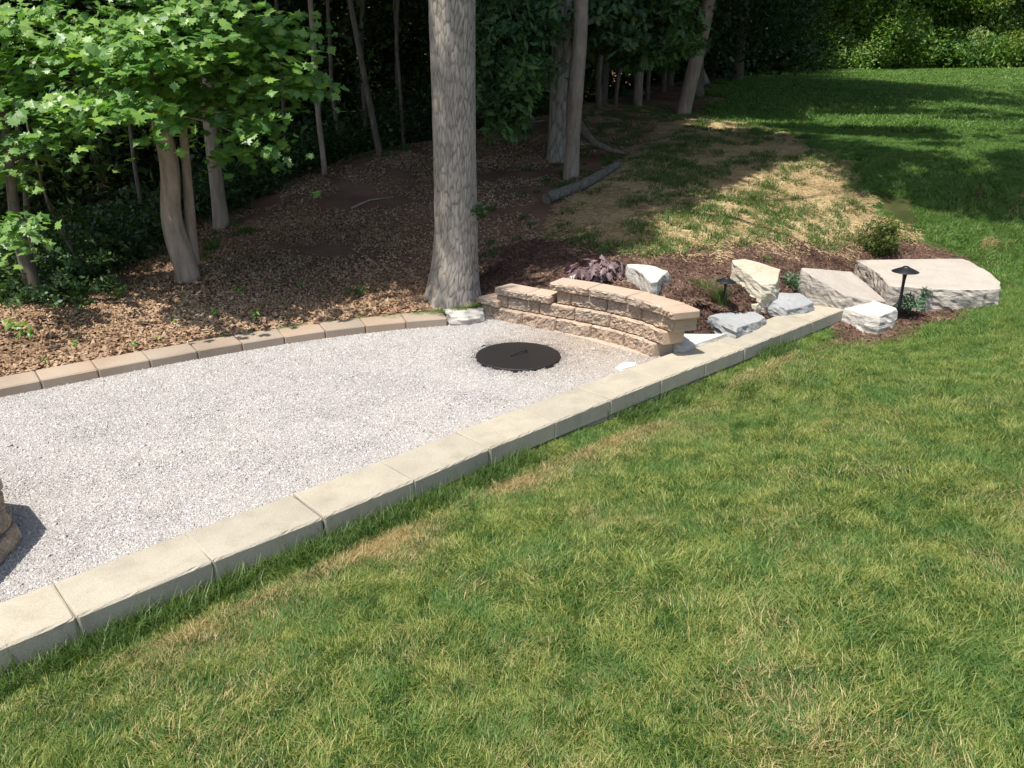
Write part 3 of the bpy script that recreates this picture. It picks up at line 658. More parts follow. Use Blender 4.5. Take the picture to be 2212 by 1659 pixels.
# ------------------------------------------------------------------ rocks
def rock(name, top, mat, label, group=None, zb=None, bulge=.03, amp=.02, seed=0, topamp=.004, flare=1.05, cat='rock', parent=None, step=.045):
    """an outline of (x, y, z) becomes a broken stone: concentric rings on top, rows down the sides"""
    top = np.array(top, float); n = len(top); ring = []
    if np.ptp(top[:, 2]) > .01:
        A_ = np.c_[top[:, :2], np.ones(n)]; k_, *_r = np.linalg.lstsq(A_, top[:, 2], rcond=None); eye = np.array([0, 0, CAM_H])
        for i in range(n):
            d = top[i] - eye; t = (k_[0] * eye[0] + k_[1] * eye[1] + k_[2] - eye[2]) / (d[2] - k_[0] * d[0] - k_[1] * d[1]); top[i] = eye + t * d
    for i in range(n):
        a, b = top[i], top[(i + 1) % n]; m = max(1, int(np.linalg.norm(b - a) / step))
        for k in range(m): ring.append(a + (b - a) * k / m)
    ring = np.array(ring); m = len(ring); c = ring.mean(0)
    if zb is None: zb = float(ground(c[0], c[1])) - .12
    jag = np.array([fbm(p[0] * 9, p[1] * 9, p[2] * 9, seed, 3) for p in ring])
    rad = ring[:, :2] - c[:2]; rl = np.linalg.norm(rad, axis=1)[:, None]; ring[:, :2] += rad / rl * (jag[:, None] * amp * .8)
    rows = []
    for s in (.15, .4, .62, .8, .92, .975, 1.):
        q = c + (ring - c) * s; q[:, 2] += topamp * fbm(q[:, 0] * 7, q[:, 1] * 7, 0, seed + 3, 3) - (.008 if s == 1. else 0); rows.append(q)
    H_ = ring[:, 2].mean() - zb; nr = max(4, int(H_ / .035))
    for k in range(1, nr + 1):
        t = k / nr; q = ring.copy(); q[:, 2] = ring[:, 2] + (zb - ring[:, 2]) * t
        q[:, :2] = c[:2] + (ring[:, :2] - c[:2]) * (1 + (flare - 1) * t)
        out = rad / rl; nse = fbm(q[:, 0] * 10, q[:, 1] * 10, q[:, 2] * 16, seed + 5, 4)
        d1, d2 = worley(q[:, 0] * 7 + q[:, 1] * 5, q[:, 2] * 14 + q[:, 1], seed)
        q[:, :2] += out * (nse * amp * 1.3 + bulge * math.sin(PI * t) * .6 - (d2 - d1 < .12) * amp * .5)[:, None]
        rows.append(q)
    V = [c + np.array([0, 0, topamp * .3])]; V = np.array(V + [p for r in rows for p in r]); F = []
    tri = [(0, 1 + i, 1 + (i + 1) % m) for i in range(m)]
    for r in range(len(rows) - 1):
        for i in range(m):
            a = 1 + r * m + i; b = 1 + r * m + (i + 1) % m; F.append((a, a + m, b + m, b))
    base = np.array([c[0], c[1], zb]) if parent is None else np.array(parent.location)
    area = sum(ring[i][0] * ring[(i + 1) % m][1] - ring[(i + 1) % m][0] * ring[i][1] for i in range(m))
    faces = tri + F
    if area < 0: faces = [tuple(reversed(f)) for f in faces]
    o = link(name, mesh(name, V - base, faces), mat, parent, None if parent else tuple(base))
    if not parent: tag(o, label, cat, group)
    return o
c3r = lambda x, y: (1426.4 + x * .2232, 548.6 + y * .2232)
c4 = lambda x, y: (1755.5 + x * .2063, 466.3 + y * .2063)
c5 = lambda x, y: (1179.5 + x * .1364, 493.8 + y * .1364)
pr = lambda f, pts, z: [P(*f(p[0], p[1]), p[2] if len(p) > 2 else z) for p in pts]
GR = 'quarried rocks set around the mulch bed'
rock('limestone_boulder', pr(c5, [(1270, 555), (1400, 552), (1600, 575), (1745, 605), (1945, 670), (1860, 740), (1770, 830), (1660, 850), (1560, 760), (1420, 640), (1300, 610)], .57), M_white,
     'blocky white boulder behind the retaining wall caps, right of the purple shrub', GR, seed=1, zb=.26, flare=.93, amp=.028)
ta = thing('cream_boulder', P(*c3r(900, 450), .1), 'tall cream boulder, biggest upright rock, behind the front path light', 'rock', GR)
rock('boulder_body', pr(c3r, [(690, 55, .56), (800, 46, .57), (870, 60, .56), (1000, 95, .52), (1165, 150, .45), (1150, 250, .37), (1120, 290, .34), (980, 300, .34), (915, 250, .40), (860, 200, .45), (780, 145, .5), (700, 95, .54)], .68), M_cream, '', zb=-.05, seed=2, amp=.035, flare=.95, parent=ta)
rock('limestone_chip', pr(c3r, [(985, 335), (1010, 322), (1090, 318), (1130, 345), (1115, 362), (1010, 368)], .25), M_cream, 'small cream stone chip wedged between the tall boulder and the sedum', seed=3, zb=.1, amp=.008)
rock('limestone_chip', pr(c3r, [(830, 440), (870, 425), (960, 425), (955, 480), (930, 500), (860, 480)], .17), M_cream, 'square cream stone leaning at the foot of the tall boulder', seed=4, zb=-.05, amp=.01, flare=1.0)
rock('grey_rock', pr(c3r, [(960, 375), (1130, 372), (1350, 378), (1490, 470, .12), (1420, 500, .10), (1225, 545, .10), (1150, 505, .13), (1050, 440, .19)], .235), M_grey,
     'blue grey rock with dark chipped face below the tall cream boulder', GR, seed=5, zb=-.1, amp=.03)
rock('grey_rock', pr(c3r, [(462, 600), (560, 568), (740, 558), (912, 560), (1025, 618, .09), (960, 650, .075), (740, 722, .07), (650, 665, .12), (560, 625, .17)], .21), M_grey,
     'low grey rock wedged between the retaining wall end and concrete wall', GR, seed=6, zb=-.1, amp=.032)
rock('white_rock', pr(c3r, [(22, 800, .13), (100, 783, .13), (230, 772, .13), (450, 770, .11), (640, 770, .07), (560, 800, .065), (420, 850, .06), (240, 908, .075), (170, 880, .09), (110, 845, .11)], .13), M_white,
     'flat white rock beside the lowest wall courses, touching the concrete wall', GR, seed=7, zb=-.06, amp=.028)
rock('beige_slab', pr(c3r, [(1372, 132, .42), (1500, 138, .39), (1700, 158, .32), (1850, 172, .25), (1990, 285, .18), (2190, 462, .08), (2050, 455, .09), (1790, 402, .14), (1640, 310, .25), (1480, 225, .34)], 0), M_beige,
     'tilted beige slab between the two green sedum clumps', GR, seed=8, zb=-.08, amp=.022, flare=1.0, topamp=.004)
rock('white_rock', pr(c4, [(165, 880, .06), (230, 845, .09), (300, 832, .1), (450, 845, .1), (600, 862, .1), (750, 922, .09), (885, 968, .07), (800, 1010, .06), (700, 1050, .05), (560, 1040, .05), (430, 1000, .05), (300, 960, .04), (200, 915, .04)], .13), M_white,
     'bright white rock at the far end of the concrete wall', GR, seed=9, zb=-.22, amp=.02)
rock('beige_slab', pr(c4, [(452, 462), (800, 455), (1250, 448), (1570, 446), (1650, 470), (1745, 525), (1860, 590), (1965, 690), (1960, 760), (1800, 772), (1500, 768), (1200, 764), (1000, 738), (800, 728), (700, 605), (570, 520)], .225), M_beige,
     'largest flat beige slab at the lawn edge behind the right path light', GR, seed=10, zb=-.1, amp=.022, flare=1.0, topamp=.004)
rock('white_rock', [P(u, v, .09) for u, v in [(955, 668), (985, 660), (1020, 657), (1046, 659), (1044, 676), (1010, 684), (975, 684)]], M_white,
     'white rock between the brown edging and the retaining wall', GR, seed=11, zb=-.04, amp=.02)
rock('white_rock', [P(u, v, .04) for u, v in [(1333, 789), (1350, 781), (1375, 782), (1372, 790), (1345, 797)]], M_white,
     'small white rock half buried in gravel against the concrete wall', GR, seed=12, zb=-.03, amp=.01)
for u, v, s in [(1262, 708 - 20, .0)]: pass

# ------------------------------------------------------------------ seat wall pillar at the left edge of the picture
q = lambda x, y: P(x * .1983, 960 + y * .1983, 0)[:2] - np.array([math.cos(SHADOW_AZ), math.sin(SHADOW_AZ)]) * .31 / math.tan(SUN_EL)
capo = [q(60, 665), q(270, 690), q(475, 950), q(400, 1060), q(10, 1490)]
d1_ = capo[0] - capo[1]; d1_ /= np.linalg.norm(d1_); d2_ = capo[4] - capo[3]; d2_ /= np.linalg.norm(d2_)
capo = [capo[0] + d1_ * .45] + [capo[1], capo[2], capo[3]] + [capo[4] + d2_ * .05, capo[4] + d2_ * .05 + d1_ * .6]
pil = thing('stone_pillar', (*np.mean(capo, 0), 0), 'reddish brown split-stone pillar with tan cap at the left picture edge', 'pillar')
cc_ = np.mean(capo, 0)
rock('cap_slab', [(*p, .375) for p in capo[::-1]], M_cap, '', zb=.312, amp=.006, bulge=0, flare=.99, topamp=.001, parent=pil, seed=21)
def inset(poly, f, sh=0): return [cc_ + (p - cc_) * f + sh for p in poly]
for k, (f, z0, z1) in enumerate([(1.03, -.04, .10), (.97, .103, .205), (.90, .208, .31)]):
    pl = inset(capo, f); md = (pl[2] + pl[3]) / 2
    if k % 2: A = [pl[0], pl[1], pl[2], cc_ + (pl[2] - cc_) * .1, pl[5]]; B = [pl[2] + (pl[3] - pl[2]) * .08, pl[3], pl[4], pl[5] + (pl[4] - pl[5]) * .03, cc_]
    else: A = [pl[0], pl[1], pl[2], pl[3], cc_, pl[5]]; B = [pl[3] + (pl[4] - pl[3]) * .02, pl[4], pl[5] + (pl[4] - pl[5]) * .03, cc_ + (pl[4] - cc_) * .03]
    for n_, W_ in ((0, A), (1, B)):
        rock('pillar_block', [(*p, z1) for p in W_[::-1]], M_split, '', zb=z0, amp=.02, bulge=.02, flare=1.0, topamp=.001, parent=pil, seed=30 + 2 * k + n_, step=.03)

# ------------------------------------------------------------------ fire pit lid
def lathe(profile, seg=48):
    V = []; F = []
    for r, z in profile:
        for k in range(seg): a = 2 * PI * k / seg; V.append((r * math.cos(a), r * math.sin(a), z))
    for i in range(len(profile) - 1):
        for k in range(seg):
            k2 = (k + 1) % seg; F.append((i * seg + k, i * seg + k2, (i + 1) * seg + k2, (i + 1) * seg + k))
    return V, F
lc = (P(1028, 764, .03) + P(1211, 764, .03)) / 2; lr = np.linalg.norm(P(1028, 764, .03) - P(1211, 764, .03)) / 2
lid = thing('fire_pit_lid', (lc[0], lc[1], .0), 'round black steel fire pit lid lying in the gravel', 'lid')
V, F = lathe([(0.001, .020), (lr * .5, .0195), (lr * .96, .018), (lr * .995, .017), (lr, .014), (lr, -.02)], 96); lo = link('lid_disc', mesh('lid_disc', V, F, True), M_lid, lid)
ring_ = lathe([(lr * 1.0, .004), (lr * 1.01, .004), (lr * 1.01, -.03)], 96); link('rim', mesh('rim', *ring_), M_lid, lid)
a_ = P(*c1(430, 797), .035)[:2] - lc[:2]; b_ = P(*c1(550, 765), .035)[:2] - lc[:2]
def tube(pts, rad, seg=10, capends=True):
    pts = np.array(pts, float); rad = np.broadcast_to(np.asarray(rad, float), (len(pts),)); V = []; F = []
    t = np.gradient(pts, axis=0); t /= np.linalg.norm(t, axis=1)[:, None]
    ref = np.array([0, 1, 0.]) if abs(t[0][1]) < .9 else np.array([1., 0, 0])
    for p, tt, r in zip(pts, t, rad):
        u = np.cross(tt, ref); u /= np.linalg.norm(u); w = np.cross(tt, u); ref = -np.cross(tt, u) * -1 if False else ref
        for k in range(seg): a = 2 * PI * k / seg; V.append(p + r * (math.cos(a) * u + math.sin(a) * w))
    for i in range(len(pts) - 1):
        for k in range(seg):
            k2 = (k + 1) % seg; F.append((i * seg + k, (i + 1) * seg + k, (i + 1) * seg + k2, i * seg + k2))
    if capends: F.append(tuple(range(seg))); F.append(tuple(reversed(range((len(pts) - 1) * seg, len(pts) * seg))))
    return V, F
hd = tube([(*a_, .012), (*a_, .036), (*(a_ + (b_ - a_) * .06), .041), (*(a_ + (b_ - a_) * .94), .041), (*b_, .036), (*b_, .012)], .006, 8)
link('handle', mesh('handle', *hd, True), M_lid, lid)

# ------------------------------------------------------------------ path lights
def path_light(top, width, base, zbase, label, yb=None):
    b = P(*base, zbase); t = at(*top, b[1] + .0); h = t[2] - b[2]; r = width / 2 / FPX * math.hypot(b[1], CAM_H - .3) * .97
    o = thing('path_light', b, label, 'garden light', 'black path lights in the rock border')
    lean = Vector((t[0] - b[0], 0.0, h)); rot = Vector((0, 0, 1)).rotation_difference(lean.normalized()).to_euler(); o.rotation_euler = rot; h = lean.length
    V, F = lathe([(.001, h + r * .20), (r * .16, h + r * .19), (r * .26, h + r * .13), (r * .28, h + r * .10), (r * .3, h + r * .085), (r * .65, h - r * .06), (r * .97, h - r * .22), (r, h - r * .245), (r * .985, h - r * .27), (r * .6, h - r * .12), (r * .2, h - r * .03), (.001, h - r * .02)], 48)
    link('lamp_shade', mesh('lamp_shade', V, F, True), M_lamp, o)
    V, F = lathe([(r * .30, h - r * .06), (r * .27, h - r * .25), (r * .17, h - r * .5), (r * .125, h - r * .9), (r * .115, h * .55), (r * .12, .02), (r * .12, -.1)], 20)
    link('post', mesh('post', V, F, True), M_lamp, o)
    V, F = lathe([(r * .16, .012), (r * .16, .0), (r * .12, -.03)], 20); link('ground_stake', mesh('ground_stake', V, F, True), M_lamp, o)
path_light((1570, 603), 44, (1559, 668), .20, 'front path light standing in mulch before the tall cream boulder')
path_light((1957, 580), 56, (1941, 670), .03, 'right path light rising behind the green sedum against the large slab')

# ------------------------------------------------------------------ trees
def trunk_mesh(pts, rad, seg=48, step=.05, flare=.35, flare_h=.35, plates=True, lump=.06, seed=0, vs=11., roots=5):
    pts = np.array(pts, float); rad = np.array(rad, float)
    L = np.r_[0, np.cumsum(np.linalg.norm(np.diff(pts, axis=0), axis=1))]; n = max(4, int(L[-1] / step)); s = np.linspace(0, L[-1], n)
    # smooth the centre line
    def sm(y):
        yy = np.interp(s, L, y); k = max(1, int(.25 / step)); ker = np.ones(2 * k + 1) / (2 * k + 1)
        return np.convolve(np.pad(yy, k, 'reflect', reflect_type='odd'), ker, 'valid')
    C_ = np.stack([sm(pts[:, i]) for i in range(3)], 1); R = sm(rad)
    th = np.linspace(0, 2 * PI, seg, endpoint=False)
    T, Z = np.meshgrid(th, s)
    fl = np.exp(-Z / flare_h); rr = R[:, None] * (1 + flare * fl * (1 + .55 * np.sin(T * roots + seed) * (.5 + .5 * np.sin(T * 2 + seed * 2))))
    rr = rr * (1 + lump * fbm(np.cos(T) * 1.5 + 9, np.sin(T) * 1.5 + 9, Z * 1.3, seed, 3))
    cav = np.zeros_like(rr)
    if plates:
        Rm = float(R.mean()); cx = T / (2 * PI) * round(2 * PI * Rm * vs / 1.0) ; wob = fbm(np.cos(T) * 3, np.sin(T) * 3, Z * 3, seed + 4, 3)
        per = round(2 * PI * Rm * vs)
        def wor(cx, cz):
            ix, iy = np.floor(cx).astype(np.int64), np.floor(cz).astype(np.int64); d1 = np.full(cx.shape, 9.); d2 = d1.copy()
            for dx in (-1, 0, 1):
                for dy in (-1, 0, 1):
                    jx = ix + dx; jy = iy + dy; jm = jx % per
                    px = jx + _h(jm, jy, 0 * jm, seed); py = jy + _h(jm, jy, 0 * jm + 5, seed); d = np.hypot(px - cx, (py - cz))
                    d2 = np.where(d < d1, d1, np.minimum(d2, d)); d1 = np.minimum(d1, d)
            return d2 - d1
        e_ = wor(cx + wob * .9, Z * vs * .2 + wob * .45)
        cav = np.clip(1 - e_ / .22, 0, 1) * (.75 + .25 * wob)
        rr = rr - cav * min(.013, .4 / vs)
    ref = np.array([0, 1., 0]); t = np.gradient(C_, axis=0); t /= np.linalg.norm(t, axis=1)[:, None]
    u = np.cross(ref, t); u /= np.linalg.norm(u, axis=1)[:, None]; w = np.cross(t, u)
    V = C_[:, None] + rr[..., None] * (np.cos(T)[..., None] * u[:, None] + np.sin(T)[..., None] * w[:, None]); V = V.reshape(-1, 3)
    i, j = np.meshgrid(np.arange(seg), np.arange(n - 1)); i = i.ravel(); j = j.ravel(); i2 = (i + 1) % seg
    F = np.stack([j * seg + i, j * seg + i2, (j + 1) * seg + i2, (j + 1) * seg + i], 1)
    return V, F, cav.ravel()
def trunk(tree, name, pts, rad, mat, **kw):
    V, F, cav = trunk_mesh(pts, rad, **kw); V = V - np.array(tree.location)
    me = fastmesh(name, V, F, True); fattr(me, 'cav', cav.clip(0, 1)); return link(name, me, mat, tree)
def limbs(tree, mat, segs_, seed=0):
    r_ = random.Random(seed)
    for a, b, r0, r1 in segs_:
        a = np.array(a, float); b = np.array(b, float); m = []
        for t in np.linspace(0, 1, 7): m.append(a + (b - a) * t + np.array([r_.uniform(-1, 1), r_.uniform(-1, 1), math.sin(t * PI) * .8]) * np.linalg.norm(b - a) * .05 * (0 < t < 1))
        V, F = tube(np.array(m) - np.array(tree.location), np.linspace(r0, r1, 7), 7); link('branch', mesh('branch', V, F, True), mat, tree)

def path_at(pp, y0, dy=0.):
    """pixel centre line (u, v, width in pixels) at depth y -> points, radii"""
    pts = []; rad = []
    for k, (u, v, w) in enumerate(pp):
        p = at(u, v, y0 + dy * k); pts.append(p); rad.append(w / 2 / FPX * math.sqrt(p[0] ** 2 + p[1] ** 2 + (p[2] - CAM_H) ** 2) * .93)
    return pts, rad
def extend(pts, rad, h, top_r=.3, lean=None):
    d = np.array(pts[-1]) - np.array(pts[-2]); d = d / np.linalg.norm(d); d = d * .35 + np.array([0, 0, .65]) if lean is None else np.array(lean)
    d /= np.linalg.norm(d); n = 5; p = np.array(pts[-1]); r = rad[-1]
    for k in range(1, n + 1): pts.append(p + d * h * k / n); rad.append(r * (1 - (1 - top_r) * k / n))
    d0 = np.array(pts[0]); pts.insert(0, d0 - np.array([0, 0, .25])); rad.insert(0, rad[0] * 1.05)
    return pts, rad

# where the ground lies in shade in the picture -> which leaves of the high crowns are there
shade_px = [(1050, 650), (1130, 612), (1215, 596), (1240, 560), (1350, 530), (1440, 480), (1530, 400), (1680, 345), (1780, 328), (1830, 370), (1860, 415), (1950, 405), (2060, 430), (2230, 455)]
far_px = [(2230, 192), (1750, 178), (1610, 176)]
shade_w = [tuple(G(*p)[:2]) for p in shade_px] + [(14, 12), (22, 22)] + [tuple(G(*p)[:2]) for p in far_px] + [(8, 45), (-40, 45), (-40, 8.), (-9, 7.6)] + [tuple(G(*p)[:2]) for p in [(40, 640), (250, 560), (330, 590), (480, 585), (700, 575), (840, 600), (900, 625)]]
SH = np.array([math.cos(SHADOW_AZ), math.sin(SHADOW_AZ)]) / math.tan(SUN_EL)
def canopy(center, rx, rz, n, seed, dapple=1., inframe=-40, shell=.0):
    r = np.random.default_rng(seed); q_ = r.normal(0, 1, (n, 3)); q_ /= np.linalg.norm(q_, axis=1)[:, None]
    q_ = q_ * (shell + (1 - shell) * r.random(n) ** (1 / 3))[:, None]; p = np.array(center) + q_ * np.array([rx, rx, rz])
    gz = ground(p[:, 0], p[:, 1]); h = p[:, 2] - gz
    fx, fy = p[:, 0] + SH[0] * h, p[:, 1] + SH[1] * h
    ok = inpoly(fx, fy, shade_w) & (h > 2.5) & ~((fx < -2.6) & (fy < 9.7))
    dm = np.where((fx > 2.5), dapple, np.where(fy < 12.5, .56, .95))
    keep = vnoise(fx * .8, fy * .8, 0, 77) * .35 + vnoise(fx * 2.1, fy * 2.1, 0, 78) * .3 + .5 < dm + .2 * r.random(n)
    u, v = proj(p[:, 0], p[:, 1], p[:, 2]); vis = (v > inframe) & (u > -150) & (u < 2350) & (p[:, 1] > 0)
    return p[ok & keep & ~vis]
def crown(tree, pts, keys, label=None, tilt=.35, scl=None, name='crown'):
    return scatter(name, pts, keys, parent=tree, tilt=tilt, loc=np.array(tree.location), scl=scl)
def blob(masses, dens, seed, zs=.5):
    """masses: (u, v, y, half width px, half height px) seen in the picture -> points"""
    r = np.random.default_rng(seed); out = []
    for u, v, y, a, b in masses:
        n = int(dens * a * b / 1000) + 2; th = r.uniform(0, 2 * PI, n); rr = np.sqrt(r.random(n)) * (1 + .2 * np.sin(th * 3 + u))
        for k in range(n): out.append(at(u + a * rr[k] * math.cos(th[k]), v + b * rr[k] * math.sin(th[k]), y + r.normal(0, zs)))
    return np.array(out)

# the big trunk in the middle
pts, rad = path_at([(977, 642, 106), (984, 560, 98), (985, 470, 95), (982, 330, 95), (979, 180, 95), (976, 0, 98), (975, -120, 98)], 7.95)
big = thing('oak_tree', G(977, 642), 'big straight oak with grey fissured bark, standing behind the left end of the retaining wall', 'tree')
pts, rad = extend(pts, rad, 7, .45, (-.02, .02, 1)); big.location = tuple(pts[1])
trunk(big, 'trunk', pts, rad, M_bark, seg=200, step=.022, flare=.62, flare_h=.30, vs=36, seed=3, lump=.025, roots=4)
limbs(big, M_bark3, [(pts[-3], np.array(pts[-3]) + np.array(v), .1, .02) for v in [(3, 1, 2), (-3, 1, 2), (1, 3, 3), (-1, -2, 3), (2, -2, 4)]], 1)
crown(big, canopy((-.8, 8.4, 9.5), 6, 4., 2400, 11), ('oak0', 'oak1', 'oak2'))
# a few leaves sprouting from the bark
tag(scatter('sprout', blob([(1036, 455, 7.7, 8, 14)], 60, 3, .05), ('herb0', 'herb1'), parent=big, loc=np.array(big.location), scl=np.full(200, .5)[:len(blob([(1036, 455, 7.7, 8, 14)], 60, 3, .05))]), kind='stuff')

# twin trees beyond
pts, rad = path_at([(1208, 348, 50), (1210, 300, 46), (1213, 200, 52), (1222, 80, 54), (1228, -30, 50)], 14)
tw = thing('twin_oak', pts[0], 'thick brown-barked oak with spreading root, back one of the close pair behind the log', 'tree')
pts, rad = extend(pts, rad, 8, .4); trunk(tw, 'trunk', pts, rad, M_bark, seg=96, step=.06, flare=.35, flare_h=.4, vs=12, seed=5)
rt = [at(1240, 240, 14), at(1262, 285, 13.9), at(1285, 310, 13.8), at(1320, 325, 13.7), at(1352, 332, 13.6)]; rt = [np.array(p) for p in rt]
V, F = tube(np.array(rt) - np.array(tw.location), [.05, .07, .065, .05, .02], 10); link('root', mesh('root', V, F, True), M_bark3, tw)
limbs(tw, M_bark3, [(pts[-4], np.array(pts[-4]) + np.array(v), .12, .02) for v in [(4, 0, 2), (-3, 2, 2), (1, -4, 2), (3, -3, 1.)]], 2)
oak_masses = [(1115, 50, 12.5, 85, 65), (1115, 140, 12.2, 62, 50), (1085, 200, 12., 48, 55), (1075, 90, 12.6, 45, 80), (1100, 262, 11.8, 22, 25)]
crown(tw, np.concatenate([canopy((2.4, 12.6, 9.5), 6.2, 4.5, 2400, 12, .36), blob(oak_masses, 9, 5, .35)]), ('oak0', 'oak1', 'oaklobe0', 'oaklobe2'))
pts, rad = path_at([(1234, 388, 32), (1237, 300, 31), (1242, 200, 36), (1252, 100, 32), (1256, -30, 30)], 12.8)
tw2 = thing('slim_oak', pts[0], 'slimmer brown trunk standing just in front of the thick oak, nearest to the log', 'tree')
pts, rad = extend(pts, rad, 7, .4); trunk(tw2, 'trunk', pts, rad, M_bark2, seg=40, step=.08, flare=.3, plates=False, seed=6)
oak2_masses = [(1330, 40, 14, 75, 55), (1400, 60, 14, 70, 60), (1450, 40, 14, 60, 45), (1480, 85, 13.6, 35, 30), (1370, 110, 14, 55, 30), (1435, 118, 13.8, 30, 22), (1285, 70, 14, 40, 40), (1400, 5, 14, 110, 25), (1295, 15, 13.5, 50, 30)]
crown(tw2, np.concatenate([canopy((4.5, 11, 10.5), 5, 3.5, 1300, 13, .34), blob(oak2_masses, 8, 6, .35)]), ('oaklobe0', 'oaklobe1', 'oaklobe2'))
limbs(tw2, M_bark3, [(at(1250, 60, 12.8), at(1380, 25, 14), .05, .02), (at(1380, 25, 14), at(1480, 80, 13.8), .03, .008), (pts[-3], np.array(pts[-3]) + np.array([3, -2, 1.5]), .09, .02)], 3)
# leaning tree and its neighbour
pts, rad = path_at([(1472, 252, 32), (1480, 225, 30), (1498, 150, 30), (1515, 80, 28), (1532, 0, 27), (1545, -60, 26)], 20)
ln = thing('leaning_tree', pts[0], 'grey trunk leaning right at the edge of the shaded lawn', 'tree')
pts, rad = extend(pts, rad, 8, .4); trunk(ln, 'trunk', pts, rad, M_bark2, seg=40, step=.1, flare=.4, flare_h=.3, plates=False, seed=7)
crown(ln, canopy((8.5, 19, 11), 6.5, 4, 1500, 14, .30), ('wood0', 'wood1', 'wood2'), scl=None)
limbs(ln, M_bark3, [(pts[-4], np.array(pts[-4]) + np.array(v), .1, .02) for v in [(4, -1, 2), (-3, 2, 2)]], 4)
pts, rad = path_at([(1512, 182, 32), (1508, 160, 22), (1500, 100, 18), (1500, 0, 16), (1502, -50, 15)], 26)
nb = thing('flared_tree', pts[0], 'dark tree with flared base right behind the leaning trunk', 'tree')
pts, rad = extend(pts, rad, 8, .4); trunk(nb, 'trunk', pts, rad, M_bark2, seg=32, step=.12, flare=.7, flare_h=.5, plates=False, seed=8)
limbs(nb, M_bark2, [(at(1512, 120, 26), at(1565, 50, 26), .16, .09), (at(1565, 50, 26), at(1585, -30, 26), .09, .05)], 4)
crown(nb, canopy((6, 25, 12), 6.5, 4.5, 900, 15), ('woodbig0', 'woodbig1'))
# trees out of the picture on the right that dapple the lawn
for k, (x, y, r0, n, lab) in enumerate([(12.5, 9.5, 5., 900, 'open crowned shade tree beyond the right picture edge, nearer the slab'), (19.5, 19, 6.5, 1300, 'open crowned shade tree beyond the right picture edge, farther up the lawn'), (13.2, 14.2, 5.5, 1500, 'open crowned shade tree beyond the right picture edge, midway between the other two')]):
    if not n: continue
    z = float(ground(x, y)); t = thing('shade_tree', (x, y, z), lab, 'tree'); V_ = [(x, y, z - .2), (x, y, z + 2), (x + .1, y, z + 5), (x - .1, y, z + 9)]
    trunk(t, 'trunk', V_, [.3, .24, .2, .12], M_bark3, seg=24, step=.2, plates=False, seed=k)
    limbs(t, M_bark3, [(V_[2], np.array(V_[2]) + np.array(v), .1, .02) for v in [(-3, -1, 2), (3, 1, 2), (0, 3, 2.5), (-2, 2, 2)]], 9)
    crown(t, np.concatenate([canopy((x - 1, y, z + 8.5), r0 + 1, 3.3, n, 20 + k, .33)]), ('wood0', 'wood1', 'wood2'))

# ------------------------------------------------------------------ maple on the left
pts, rad = path_at([(411, 608, 46), (402, 575, 50), (385, 525, 48), (368, 480, 40), (366, 440, 40), (372, 380, 38), (355, 300, 36), (338, 240, 34), (330, 150, 30), (322, 40, 26), (318, -60, 24)], 8.0)
mp = thing('maple_tree', pts[0], 'young maple with bright leaves in low layers and a kinked double trunk at left', 'tree')
pts, rad = extend(pts, rad, 4, .3); trunk(mp, 'trunk', pts, rad, M_bark2, seg=40, step=.05, flare=.15, flare_h=.15, plates=False, lump=.12, seed=9)
p2, r2 = path_at([(418, 565, 22), (412, 500, 24), (408, 420, 18), (400, 330, 18), (392, 250, 15), (395, 120, 12)], 8.15)
trunk(mp, 'side_trunk', p2, r2, M_bark2, seg=24, step=.06, flare=.2, plates=False, lump=.1, seed=10)
maple_masses = [(55, 45, 7.4, 95, 50), (150, 110, 7.3, 80, 38), (230, 80, 7.2, 90, 45), (320, 110, 7.1, 100, 45), (395, 60, 7.2, 90, 45), (455, 15, 7.6, 110, 45), (330, 25, 7.5, 120, 40),
                (140, 215, 6.8, 48, 22), (215, 212, 6.8, 90, 28), (290, 232, 6.9, 70, 30), (170, 245, 6.8, 70, 20), (45, 155, 7.5, 60, 60), (60, 250, 7.5, 70, 42), (130, 285, 7.6, 60, 22),
                (330, 180, 7.6, 80, 55), (390, 215, 7.7, 45, 40), (360, 265, 7.4, 30, 22), (470, 110, 7.9, 80, 60), (560, 70, 8.2, 80, 45), (590, 130, 8.2, 90, 45), (640, 180, 8.3, 55, 40),
                (520, 185, 8.0, 60, 45), (450, 200, 8.2, 50, 40), (545, 255, 7.7, 55, 30), (525, 290, 7.6, 48, 30), (560, 320, 7.6, 30, 20), (500, 335, 7.6, 28, 15), (620, 60, 8.4, 60, 40), (25, 330, 7.8, 45, 40), (12, 510, 6.6, 30, 35), (30, 480, 6.8, 20, 20), (-70, 60, 7.6, 80, 70), (-80, 190, 7.6, 80, 60), (-70, 320, 7.5, 70, 50), (10, 380, 8.4, 40, 30), (240, -60, 7.8, 200, 40)]
def maple_leaf():
    out = [(0, -.5), (.09, -.30), (.30, -.36), (.26, -.22), (.52, -.10), (.36, -.02), (.42, .16), (.23, .14), (.16, .22), (.10, .32), (0, .55)]
    ring = out + [(-x, y) for x, y in out[-2:0:-1]]
    V = [(0, -.05, .0)] + [(x, y, -.10 * abs(x) * 1.2 - .06 * y * y) for x, y in ring]; n = len(ring)
    return V, [(0, 1 + i, 1 + (i + 1) % n) for i in range(n)]
V, F = maple_leaf()
leaf_src = []
for k in range(4):
    me = mesh('maple_leaf', np.array(V) * .114, F); fattr(me, 'rnd', np.full(len(V), [.2, .45, .7, .95][k])); src(f'mleaf{k}', me, M_maple); leaf_src.append(me)
